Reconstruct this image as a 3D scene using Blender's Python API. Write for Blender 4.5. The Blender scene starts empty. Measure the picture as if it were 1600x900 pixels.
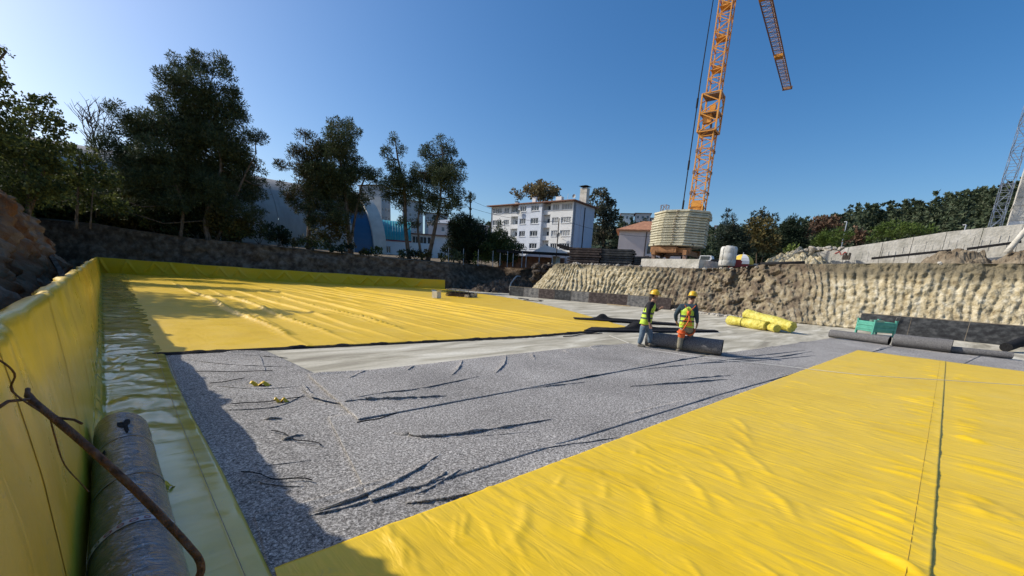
import bpy, bmesh, math, random
import numpy as np
from mathutils import Vector, Matrix, noise

random.seed(7); rng = np.random.default_rng(7)
scene = bpy.context.scene
PI = math.pi

# ------------------------------------------------------------------ camera
# Frame of the place: metres, +Y along the left pit wall, +X across the pit, floor at z = 0.
F_PX, PITCH, ROLL, HEAD = 646.3, math.radians(-13.2), math.radians(3.12), math.radians(44.43)
fw = Vector((math.sin(HEAD)*math.cos(PITCH), math.cos(HEAD)*math.cos(PITCH), math.sin(PITCH)))
r0 = Vector((math.cos(HEAD), -math.sin(HEAD), 0)); u0 = r0.cross(fw)
rt = r0*math.cos(ROLL) + u0*math.sin(ROLL); up = -r0*math.sin(ROLL) + u0*math.cos(ROLL)
cam_d = bpy.data.cameras.new('camera'); cam = bpy.data.objects.new('camera', cam_d)
scene.collection.objects.link(cam); scene.camera = cam
cam.matrix_world = Matrix(((rt.x, up.x, -fw.x, 0), (rt.y, up.y, -fw.y, 0), (rt.z, up.z, -fw.z, 1.95), (0, 0, 0, 1)))
cam_d.sensor_width = 36; cam_d.lens = 36*F_PX/1600; cam_d.shift_y = 134/1600
cam_d.clip_start = 0.05; cam_d.clip_end = 6000

# ------------------------------------------------------------------ sky and sun
world = bpy.data.worlds.new('World'); scene.world = world; world.use_nodes = True
wn = world.node_tree; bg = wn.nodes['Background']
sky = wn.nodes.new('ShaderNodeTexSky'); sky.sky_type = 'NISHITA'; sky.sun_disc = False
SUN_EL = math.atan(1/1.448)
sky.sun_elevation = SUN_EL; sky.sun_rotation = math.radians(-34)
sky.altitude = 200; sky.air_density = 1.0; sky.dust_density = 2.0; sky.ozone_density = 2.5
hs = wn.nodes.new('ShaderNodeHueSaturation'); hs.inputs['Saturation'].default_value = 1.36; hs.inputs['Hue'].default_value = .502
wn.links.new(sky.outputs[0], hs.inputs['Color']); wn.links.new(hs.outputs[0], bg.inputs[0]); bg.inputs[1].default_value = 0.148
sun_d = bpy.data.lights.new('sun', 'SUN'); sun_d.energy = 4.2; sun_d.angle = math.radians(0.5); sun_d.color = (1, 0.94, 0.84)
sun = bpy.data.objects.new('sun', sun_d); scene.collection.objects.link(sun)
sun.rotation_euler = Vector((0.81, -1.2, -1)).to_track_quat('-Z', 'Y').to_euler()
scene.view_settings.view_transform = 'Standard'; scene.view_settings.look = 'None'
scene.view_settings.exposure = 0; scene.view_settings.gamma = 1

# ------------------------------------------------------------------ helpers
def link(o): scene.collection.objects.link(o); return o
def tag(o, label=None, cat=None, group=None, kind=None):
    if label: o['label'] = label
    if cat: o['category'] = cat
    if group: o['group'] = group
    if kind: o['kind'] = kind
    return o
def empty(name, loc=(0,0,0), rz=0, label=None, cat=None, group=None):
    o = link(bpy.data.objects.new(name, None)); o.location = loc; o.rotation_euler = (0,0,rz); o.empty_display_size = 0.3
    return tag(o, label, cat, group)
def mesh_obj(name, V, F, mat, parent=None, smooth=False, loc=None):
    me = bpy.data.meshes.new(name)
    if isinstance(V, np.ndarray):
        Fa = np.asarray(F, dtype=np.int32); n = Fa.shape[1]
        me.vertices.add(len(V)); me.vertices.foreach_set('co', V.astype(np.float32).ravel())
        me.loops.add(Fa.size); me.loops.foreach_set('vertex_index', Fa.ravel())
        me.polygons.add(len(Fa)); me.polygons.foreach_set('loop_start', np.arange(0, Fa.size, n, dtype=np.int32))
        me.polygons.foreach_set('loop_total', np.full(len(Fa), n, dtype=np.int32))
        me.update(calc_edges=True)
    else:
        me.from_pydata(V, [], F); me.update()
    if smooth: me.polygons.foreach_set('use_smooth', [True]*len(me.polygons))
    if mat: me.materials.append(mat)
    o = link(bpy.data.objects.new(name, me))
    if parent: o.parent = parent
    if loc is not None: o.location = loc
    return o
def smooth_pts(P, k=5):
    P = [Vector(p) for p in P]; out = []
    for i in range(len(P)-1):
        a, b, c, d = P[max(i-1,0)], P[i], P[i+1], P[min(i+2,len(P)-1)]
        for j in range(k): t = j/k; out.append(.5*((2*b)+(c-a)*t+(2*a-5*b+4*c-d)*t*t+(3*b-a-3*c+d)*t**3))
    return out+[P[-1]]
class MB:
    def __init__(s): s.v = []; s.f = []
    def quads(s, vs, fs):
        b = len(s.v); s.v += [tuple(v) for v in vs]; s.f += [tuple(b+i for i in f) for f in fs]; return s
    def box(s, c, d, rz=0, M=None):
        x, y, z = d[0]/2, d[1]/2, d[2]/2; cs, sn = math.cos(rz), math.sin(rz); vs = []
        for k in (-z, z):
            for i, j in ((-x,-y),(x,-y),(x,y),(-x,y)):
                p = Vector((i*cs-j*sn, i*sn+j*cs, k))
                if M: p = M @ p
                vs.append((c[0]+p.x, c[1]+p.y, c[2]+p.z))
        return s.quads(vs, [(0,3,2,1),(4,5,6,7),(0,1,5,4),(1,2,6,5),(2,3,7,6),(3,0,4,7)])
    def bar(s, p, q, w, h=None):
        p, q = Vector(p), Vector(q); h = h or w; d = (q-p).normalized()
        a = d.cross(Vector((0,0,1)))
        if a.length < 1e-3: a = Vector((1,0,0))
        a.normalize(); b = a.cross(d); vs = []
        for e in (p, q):
            for i, j in ((-1,-1),(1,-1),(1,1),(-1,1)): vs.append(e + a*(i*w/2) + b*(j*h/2))
        return s.quads(vs, [(0,3,2,1),(4,5,6,7),(0,1,5,4),(1,2,6,5),(2,3,7,6),(3,0,4,7)])
    def tube(s, pts, r, seg=8, caps=True):
        pts = [Vector(p) for p in pts]; n = len(pts); rs = r if isinstance(r, (list, tuple)) else [r]*n; vs = []; prev = None
        for i, p in enumerate(pts):
            d = (pts[min(i+1,n-1)] - pts[max(i-1,0)]).normalized()
            a = prev - d*prev.dot(d) if prev is not None else d.cross(Vector((0,0,1)))
            if a.length < 1e-3: a = d.cross(Vector((1,0,0)))
            a.normalize(); prev = a; b = d.cross(a)
            for k in range(seg):
                t = 2*PI*k/seg; vs.append(p + a*(math.cos(t)*rs[i]) + b*(math.sin(t)*rs[i]))
        fs = [(i*seg+k, i*seg+(k+1)%seg, (i+1)*seg+(k+1)%seg, (i+1)*seg+k) for i in range(n-1) for k in range(seg)]
        if caps: fs += [tuple(range(seg-1,-1,-1)), tuple((n-1)*seg+k for k in range(seg))]
        return s.quads(vs, fs)
    def build(s, name, mat, parent=None, smooth=False, loc=None):
        return mesh_obj(name, s.v, s.f, mat, parent, smooth, loc)
def children(o): return [c for c in scene.objects if c.parent == o]
def copy_tree(o, parent=None):
    c = link(o.copy()); c.parent = parent
    for ch in children(o): copy_tree(ch, c)
    return c
def share(src, parent, loc=(0,0,0), rz=0, scale=None):
    c = link(src.copy()); c.parent = parent; c.location = loc; c.rotation_euler = (0,0,rz)
    if scale: c.scale = scale
    return c
def fbm(x, y, z, o=4): return noise.fractal(Vector((x,y,z)), 1.0, 2.0, o, noise_basis='PERLIN_ORIGINAL')

# numpy value noise for large grids
_perm = rng.random((256,256))
def vnoise(x, y, seed=0):
    x = np.asarray(x)+seed*17.3; y = np.asarray(y)+seed*9.1
    xi = np.floor(x).astype(int); yi = np.floor(y).astype(int); fx = x-xi; fy = y-yi
    fx = fx*fx*(3-2*fx); fy = fy*fy*(3-2*fy); g = lambda a,b: _perm[a&255, b&255]
    return (g(xi,yi)*(1-fx)+g(xi+1,yi)*fx)*(1-fy) + (g(xi,yi+1)*(1-fx)+g(xi+1,yi+1)*fx)*fy
def vfbm(x, y, seed=0, o=4):
    t = 0; a = .5
    for i in range(o): t = t + a*(vnoise(x, y, seed+i)-.5); x = x*2.03; y = y*2.03; a *= .5
    return t

# ------------------------------------------------------------------ materials
def nd(nt, t, **kw):
    n = nt.nodes.new(t)
    for k, v in kw.items(): setattr(n, k, v)
    return n
def mat(name, cols, scale=3, rough=.8, bump=0, bscale=20, stretch=(1,1,1), detail=6, lo=.35, hi=.65, metal=0, spec=.5, coords='Object', extra=None, rvar=0, trans=0, island=0, rotz=0):
    m = bpy.data.materials.new(name); m.use_nodes = True; nt = m.node_tree; b = nt.nodes['Principled BSDF']; L = nt.links.new
    tc = nd(nt, 'ShaderNodeTexCoord'); mp = nd(nt, 'ShaderNodeMapping'); mp.inputs['Scale'].default_value = stretch; mp.inputs['Rotation'].default_value = (0,0,rotz)
    L(tc.outputs[coords], mp.inputs[0])
    if len(cols) > 1:
        nz = nd(nt, 'ShaderNodeTexNoise'); nz.inputs['Scale'].default_value = scale; nz.inputs['Detail'].default_value = detail; nz.inputs['Roughness'].default_value = .6
        L(mp.outputs[0], nz.inputs['Vector'])
        cr = nd(nt, 'ShaderNodeValToRGB'); e = cr.color_ramp.elements
        while len(e) < len(cols): e.new(.5)
        for i, c in enumerate(cols): e[i].position = lo+(hi-lo)*i/(len(cols)-1); e[i].color = (*c, 1)
        L(nz.outputs[0], cr.inputs[0]); col = cr.outputs[0]
        if island:
            g = nd(nt, 'ShaderNodeNewGeometry'); mr = nd(nt, 'ShaderNodeMapRange'); L(g.outputs['Random Per Island'], mr.inputs[0])
            mr.inputs[3].default_value = 1-island; mr.inputs[4].default_value = 1+island
            hsv = nd(nt, 'ShaderNodeHueSaturation'); L(mr.outputs[0], hsv.inputs['Value']); L(col, hsv.inputs['Color']); col = hsv.outputs[0]
        L(col, b.inputs['Base Color'])
    else: b.inputs['Base Color'].default_value = (*cols[0], 1); col = None
    b.inputs['Roughness'].default_value = rough; b.inputs['Metallic'].default_value = metal; b.inputs['Specular IOR Level'].default_value = spec
    if bump:
        n2 = nd(nt, 'ShaderNodeTexNoise'); n2.inputs['Scale'].default_value = bscale; n2.inputs['Detail'].default_value = 5
        L(mp.outputs[0], n2.inputs['Vector']); bp = nd(nt, 'ShaderNodeBump'); bp.inputs['Strength'].default_value = bump; bp.inputs['Distance'].default_value = .08
        L(n2.outputs[0], bp.inputs['Height']); L(bp.outputs[0], b.inputs['Normal'])
    if trans:
        tr = nd(nt, 'ShaderNodeBsdfTranslucent'); mx = nd(nt, 'ShaderNodeMixShader'); mx.inputs[0].default_value = trans
        if col: L(col, tr.inputs[0])
        out = nt.nodes['Material Output']; L(b.outputs[0], mx.inputs[1]); L(tr.outputs[0], mx.inputs[2]); L(mx.outputs[0], out.inputs[0])
    if extra: extra(nt, b, tc, mp, col)
    return m

def yellow_extra(dirt, bumps):
    def fn(nt, b, tc, mp, col):
        L = nt.links.new
        n = nd(nt, 'ShaderNodeTexNoise'); n.inputs['Scale'].default_value = 1.1; n.inputs['Detail'].default_value = 7; n.inputs['Roughness'].default_value = .65
        L(tc.outputs['Object'], n.inputs['Vector'])
        cr = nd(nt, 'ShaderNodeValToRGB'); cr.color_ramp.elements[0].position = .48; cr.color_ramp.elements[1].position = .8
        cr.color_ramp.elements[0].color = (0,0,0,1); cr.color_ramp.elements[1].color = (1,1,1,1); L(n.outputs[0], cr.inputs[0])
        mul = nd(nt, 'ShaderNodeMath', operation='MULTIPLY'); mul.inputs[1].default_value = dirt; L(cr.outputs[0], mul.inputs[0])
        mx = nd(nt, 'ShaderNodeMixRGB'); L(mul.outputs[0], mx.inputs[0]); L(col, mx.inputs[1]); mx.inputs[2].default_value = (.52, .40, .14, 1)
        n5 = nd(nt, 'ShaderNodeTexNoise'); n5.inputs['Scale'].default_value = 6.5; n5.inputs['Detail'].default_value = 8; n5.inputs['Roughness'].default_value = .7; n5.inputs['Distortion'].default_value = 1.2
        L(tc.outputs['Object'], n5.inputs['Vector']); c5 = nd(nt, 'ShaderNodeMapRange'); L(n5.outputs[0], c5.inputs[0]); c5.inputs[1].default_value = .60; c5.inputs[2].default_value = .72; c5.inputs[4].default_value = dirt*.9
        mx5 = nd(nt, 'ShaderNodeMixRGB'); L(c5.outputs[0], mx5.inputs[0]); L(mx.outputs[0], mx5.inputs[1]); mx5.inputs[2].default_value = (.36, .27, .12, 1)
        L(mx5.outputs[0], b.inputs['Base Color'])
        rm = nd(nt, 'ShaderNodeMapRange'); L(n.outputs[0], rm.inputs[0]); rm.inputs[1].default_value = .3; rm.inputs[2].default_value = .75
        rm.inputs[3].default_value = bumps[2]; rm.inputs[4].default_value = bumps[2]+.28; L(rm.outputs[0], b.inputs['Roughness'])
        m1 = nd(nt, 'ShaderNodeMapping'); m1.inputs['Scale'].default_value = bumps[0]; L(tc.outputs['Object'], m1.inputs[0])
        w = nd(nt, 'ShaderNodeTexNoise'); w.inputs['Scale'].default_value = 1.0; w.inputs['Detail'].default_value = 3; w.inputs['Distortion'].default_value = .7
        L(m1.outputs[0], w.inputs['Vector'])
        bp = nd(nt, 'ShaderNodeBump'); bp.inputs['Strength'].default_value = bumps[1]; bp.inputs['Distance'].default_value = .04
        L(w.outputs[0], bp.inputs['Height'])
        w2 = nd(nt, 'ShaderNodeTexNoise'); w2.inputs['Scale'].default_value = 90; w2.inputs['Detail'].default_value = 2; L(tc.outputs['Object'], w2.inputs['Vector'])
        b2 = nd(nt, 'ShaderNodeBump'); b2.inputs['Strength'].default_value = .12; b2.inputs['Distance'].default_value = .004
        L(w2.outputs[0], b2.inputs['Height']); L(bp.outputs[0], b2.inputs['Normal']); L(b2.outputs[0], b.inputs['Normal'])
    return fn
YC = [(.74,.465,.012),(.81,.52,.018),(.78,.51,.04)]
M = {}
M['yel_right'] = mat('yellow_membrane_right', [(.80,.52,.010),(.88,.58,.014),(.84,.56,.03)], .8, .42, extra=yellow_extra(.26, ((9,1.6,1), .5, .28)), spec=.4)
M['yel_left'] = mat('yellow_membrane_left', YC, .5, .42, extra=yellow_extra(.25, ((3.5,1.0,1), .30, .36)), spec=.4)
M['yel_wall'] = mat('yellow_membrane_wall', [(.82,.53,.012),(.88,.58,.018),(.84,.57,.04)], .8, .3, extra=yellow_extra(.5, ((1,5,.8), .30, .22)), spec=.5)
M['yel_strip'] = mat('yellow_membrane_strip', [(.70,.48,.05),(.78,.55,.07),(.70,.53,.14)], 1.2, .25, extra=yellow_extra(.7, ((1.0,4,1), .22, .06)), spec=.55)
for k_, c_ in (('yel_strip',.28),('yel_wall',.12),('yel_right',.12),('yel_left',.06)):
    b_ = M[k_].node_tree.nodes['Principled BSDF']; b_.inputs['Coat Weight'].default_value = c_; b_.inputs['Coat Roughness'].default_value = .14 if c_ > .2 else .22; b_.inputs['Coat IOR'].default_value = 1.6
M['yel_back'] = mat('yellow_membrane_back_wall', YC, .4, .5, extra=yellow_extra(.2, ((.6,.6,.6), .1, .4)), spec=.3)

def felt_extra(nt, b, tc, mp, col):
    L = nt.links.new
    v = nd(nt, 'ShaderNodeTexNoise'); v.inputs['Scale'].default_value = 46; v.inputs['Detail'].default_value = 5; v.inputs['Distortion'].default_value = .8; v.inputs['Roughness'].default_value = .7
    L(tc.outputs['Object'], v.inputs['Vector'])
    cr = nd(nt, 'ShaderNodeValToRGB'); e = cr.color_ramp.elements; e.new(.5); e.new(.6)
    for i, (p, c) in enumerate(((.36,(.072,.067,.062)),(.48,(.24,.226,.208)),(.56,(.45,.425,.39)),(.66,(.80,.76,.70)))): e[i].position = p; e[i].color = (*c,1)
    L(v.outputs[0], cr.inputs[0])
    n = nd(nt, 'ShaderNodeTexNoise'); n.inputs['Scale'].default_value = .6; n.inputs['Detail'].default_value = 5; L(tc.outputs['Object'], n.inputs['Vector'])
    mr = nd(nt, 'ShaderNodeMapRange'); L(n.outputs[0], mr.inputs[0]); mr.inputs[1].default_value=.3; mr.inputs[2].default_value=.7; mr.inputs[3].default_value = .82; mr.inputs[4].default_value = 1.2
    hsv = nd(nt, 'ShaderNodeHueSaturation'); L(cr.outputs[0], hsv.inputs['Color']); L(mr.outputs[0], hsv.inputs['Value']); L(hsv.outputs[0], b.inputs['Base Color'])
    bp = nd(nt, 'ShaderNodeBump'); bp.inputs['Strength'].default_value = .5; bp.inputs['Distance'].default_value = .01
    L(v.outputs[0], bp.inputs['Height']); L(bp.outputs[0], b.inputs['Normal'])
M['felt'] = mat('grey_felt', [(.2,.2,.2),(.3,.3,.3)], 40, .95, extra=felt_extra, spec=.1)
M['felt_roll'] = mat('rolled_felt', [(.085,.082,.08),(.17,.165,.16),(.27,.26,.25)], 45, .95, .4, 45, spec=.1)
M['felt_dark'] = mat('black_felt', [(.012,.012,.013),(.03,.03,.032)], 30, .9, .5, 40, spec=.2)

def slab_extra(nt, b, tc, mp, col):
    L = nt.links.new
    m1 = nd(nt, 'ShaderNodeMapping'); m1.inputs['Scale'].default_value = (.35,1.6,1); m1.inputs['Rotation'].default_value = (0,0,.25); L(tc.outputs['Object'], m1.inputs[0])
    n = nd(nt, 'ShaderNodeTexNoise'); n.inputs['Scale'].default_value = 1.0; n.inputs['Detail'].default_value = 8; n.inputs['Roughness'].default_value = .62; n.inputs['Distortion'].default_value = .6; L(m1.outputs[0], n.inputs['Vector'])
    cr = nd(nt, 'ShaderNodeValToRGB'); e = cr.color_ramp.elements; e.new(.5); e.new(.6)
    for i,(p,c) in enumerate(((.34,(.29,.26,.195)),(.46,(.44,.40,.30)),(.56,(.58,.535,.42)),(.68,(.73,.69,.57)))): e[i].position=p; e[i].color=(*c,1)
    L(n.outputs[0], cr.inputs[0])
    n2 = nd(nt, 'ShaderNodeTexNoise'); n2.inputs['Scale'].default_value = 14; n2.inputs['Detail'].default_value = 4; L(tc.outputs['Object'], n2.inputs['Vector'])
    mr = nd(nt, 'ShaderNodeMapRange'); L(n2.outputs[0], mr.inputs[0]); mr.inputs[3].default_value=.8; mr.inputs[4].default_value=1.18
    hsv = nd(nt, 'ShaderNodeHueSaturation'); L(cr.outputs[0], hsv.inputs['Color']); L(mr.outputs[0], hsv.inputs['Value']); L(hsv.outputs[0], b.inputs['Base Color'])
M['slab'] = mat('screed_concrete', [(.3,.3,.3),(.4,.4,.4)], 2, .85, .15, 30, extra=slab_extra, spec=.3)

def earth_extra(stops, zr, mixcols):
    # base rock colours by noise, upper layer of darker topsoil by height
    def fn(nt, b, tc, mp, col):
        L = nt.links.new
        sx = nd(nt, 'ShaderNodeSeparateXYZ'); L(tc.outputs['Object'], sx.inputs[0])
        n = nd(nt, 'ShaderNodeTexNoise'); n.inputs['Scale'].default_value = .7; n.inputs['Detail'].default_value = 6; L(tc.outputs['Object'], n.inputs['Vector'])
        ad = nd(nt, 'ShaderNodeMath', operation='MULTIPLY_ADD'); L(n.outputs[0], ad.inputs[0]); ad.inputs[1].default_value = 1.8; L(sx.outputs[2], ad.inputs[2])
        mr = nd(nt, 'ShaderNodeMapRange'); L(ad.outputs[0], mr.inputs[0]); mr.inputs[1].default_value = zr[0]; mr.inputs[2].default_value = zr[1]
        mx = nd(nt, 'ShaderNodeMixRGB'); L(mr.outputs[0], mx.inputs[0]); L(col, mx.inputs[1]); mx.inputs[2].default_value = (*mixcols, 1)
        out = mx.outputs[0]
        if stops:   # brown rubble stretch between two y values
            a = nd(nt, 'ShaderNodeMapRange'); L(sx.outputs[1], a.inputs[0]); a.inputs[1].default_value = stops[0]; a.inputs[2].default_value = stops[0]+2.5
            c = nd(nt, 'ShaderNodeMapRange'); L(sx.outputs[1], c.inputs[0]); c.inputs[1].default_value = stops[1]; c.inputs[2].default_value = stops[1]+2.5; c.inputs[3].default_value = 1; c.inputs[4].default_value = 0
            mu = nd(nt, 'ShaderNodeMath', operation='MULTIPLY'); L(a.outputs[0], mu.inputs[0]); L(c.outputs[0], mu.inputs[1])
            n3 = nd(nt, 'ShaderNodeTexNoise'); n3.inputs['Scale'].default_value = 1.7; n3.inputs['Detail'].default_value = 8; L(tc.outputs['Object'], n3.inputs['Vector'])
            m3 = nd(nt, 'ShaderNodeMapRange'); L(n3.outputs[0], m3.inputs[0]); m3.inputs[1].default_value = .42; m3.inputs[2].default_value = .58; m3.inputs[3].default_value = .55
            m4 = nd(nt, 'ShaderNodeMath', operation='MULTIPLY'); L(mu.outputs[0], m4.inputs[0]); L(m3.outputs[0], m4.inputs[1])
            mx2 = nd(nt, 'ShaderNodeMixRGB'); L(m4.outputs[0], mx2.inputs[0]); L(out, mx2.inputs[1]); mx2.inputs[2].default_value = (.15,.115,.08,1); out = mx2.outputs[0]
        L(out, b.inputs['Base Color'])
    return fn
M['cut'] = mat('cut_marl', [(.21,.16,.09),(.40,.33,.20),(.55,.475,.32),(.70,.64,.49)], 3.0, .95, 1.0, 11, extra=earth_extra((4.6,17.0),(3.75,4.35),(.20,.17,.11)), lo=.3, hi=.7, spec=.1, detail=8)
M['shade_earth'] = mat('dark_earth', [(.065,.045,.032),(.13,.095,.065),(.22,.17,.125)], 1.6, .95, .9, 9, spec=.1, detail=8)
def obj_random(amount):
    def fn(nt, b, tc, mp, col):
        L = nt.links.new; oi = nd(nt, 'ShaderNodeObjectInfo'); mr = nd(nt, 'ShaderNodeMapRange'); L(oi.outputs['Random'], mr.inputs[0]); mr.inputs[3].default_value = 1-amount; mr.inputs[4].default_value = 1+amount*.6
        n = nd(nt, 'ShaderNodeTexNoise'); n.inputs['Scale'].default_value = 2.5; n.inputs['Detail'].default_value = 8; n.inputs['Roughness'].default_value = .7; L(tc.outputs['Object'], n.inputs['Vector'])
        m2 = nd(nt, 'ShaderNodeMapRange'); L(n.outputs[0], m2.inputs[0]); m2.inputs[1].default_value = .35; m2.inputs[2].default_value = .62; m2.inputs[3].default_value = .72; m2.inputs[4].default_value = 1.05
        mu = nd(nt, 'ShaderNodeMath', operation='MULTIPLY'); L(mr.outputs[0], mu.inputs[0]); L(m2.outputs[0], mu.inputs[1])
        hsv = nd(nt, 'ShaderNodeHueSaturation'); L(mu.outputs[0], hsv.inputs['Value']); L(col, hsv.inputs['Color']); L(hsv.outputs[0], b.inputs['Base Color'])
    return fn
M['rock'] = mat('brown_rock', [(.07,.028,.012),(.16,.07,.03),(.20,.135,.085),(.32,.26,.20)], .75, .95, 1.0, 9, spec=.1, detail=9, lo=.3, hi=.68)
M['soil'] = mat('ground_soil', [(.12,.09,.06),(.20,.16,.11),(.30,.25,.18)], 1.2, .95, .6, 10, spec=.1)
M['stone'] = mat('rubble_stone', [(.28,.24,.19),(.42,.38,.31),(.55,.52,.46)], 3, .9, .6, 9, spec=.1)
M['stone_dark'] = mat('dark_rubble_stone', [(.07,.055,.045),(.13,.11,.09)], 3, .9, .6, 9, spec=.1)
M['paleconc'] = mat('pale_concrete', [(.42,.40,.34),(.56,.53,.46),(.66,.63,.56)], 1.2, .85, .5, 6, detail=9, spec=.2)
M['ply_black'] = mat('black_film_plywood', [(.010,.010,.012),(.03,.032,.035),(.075,.078,.08)], 1.6, .5, .2, 12, stretch=(1,2,3), spec=.4)
M['ply_brown'] = mat('brown_film_plywood', [(.022,.014,.013),(.048,.032,.029),(.10,.078,.07)], 1.8, .6, .2, 12, stretch=(1,2,3), spec=.4)
M['ply_grey'] = mat('grey_film_plywood', [(.07,.07,.07),(.15,.145,.14),(.24,.23,.21)], 1.8, .6, .2, 12, stretch=(1,2,3), spec=.4)
M['lath'] = mat('dull_lath', [(.16,.13,.09),(.26,.21,.15)], 6, .8)
M['wood'] = mat('sawn_wood', [(.34,.24,.13),(.50,.38,.22)], 6, .8, .2, 20, spec=.2)
M['bark'] = mat('tree_bark', [(.07,.05,.035),(.14,.105,.075),(.22,.17,.13)], 6, .95, .8, 12, stretch=(1,1,.3), spec=.1)
ORD = 'first second third fourth fifth sixth seventh eighth ninth tenth eleventh twelfth thirteenth fourteenth fifteenth sixteenth seventeenth eighteenth nineteenth twentieth'.split(); ORD += ['twenty '+w for w in ORD[:9]]
def leaf(name, a, b, c=None, tr=.18):
    return mat(name, [a, b] + ([c] if c else []), 1.3, .7, lo=.35, hi=.65, spec=.25, trans=tr, island=.35)
M['pine'] = leaf('pine_needles', (.036,.054,.024), (.072,.094,.040), (.115,.12,.058))
M['ivy'] = leaf('pine_and_ivy', (.030,.042,.014), (.060,.070,.026), (.12,.075,.035))
M['olive'] = leaf('olive_leaves', (.07,.065,.02), (.13,.11,.035))
M['dark'] = leaf('dark_conifer', (.012,.025,.013), (.030,.048,.022))
M['young'] = leaf('young_pine', (.035,.06,.02), (.075,.11,.035))
M['lime'] = leaf('lime_bush', (.08,.12,.02), (.15,.19,.04))
M['broad'] = leaf('broad_leaves', (.038,.055,.016), (.08,.10,.028), (.15,.16,.045), tr=.3)
M['autumn'] = leaf('autumn_leaves', (.11,.10,.04), (.20,.155,.07), (.26,.19,.10))
M['greyleaf'] = leaf('grey_green_leaves', (.045,.06,.035), (.09,.095,.06), (.14,.13,.09))
M['yellow'] = leaf('yellow_brown_leaves', (.055,.055,.02), (.13,.11,.035), (.19,.13,.05))
M['redbrown'] = leaf('red_brown_leaves', (.07,.045,.03), (.13,.075,.045), (.17,.11,.07))
M['stonepine'] = leaf('stone_pine_needles', (.05,.085,.015), (.11,.16,.03))
M['cedar'] = leaf('cedar_needles', (.02,.035,.022), (.05,.07,.045))
M['cypress'] = leaf('cypress_leaves', (.012,.024,.012), (.028,.044,.02))
M['bare'] = M['bark']
M['forest'] = leaf('forest_leaves', (.042,.062,.034), (.070,.095,.050), (.11,.12,.068))
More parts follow.
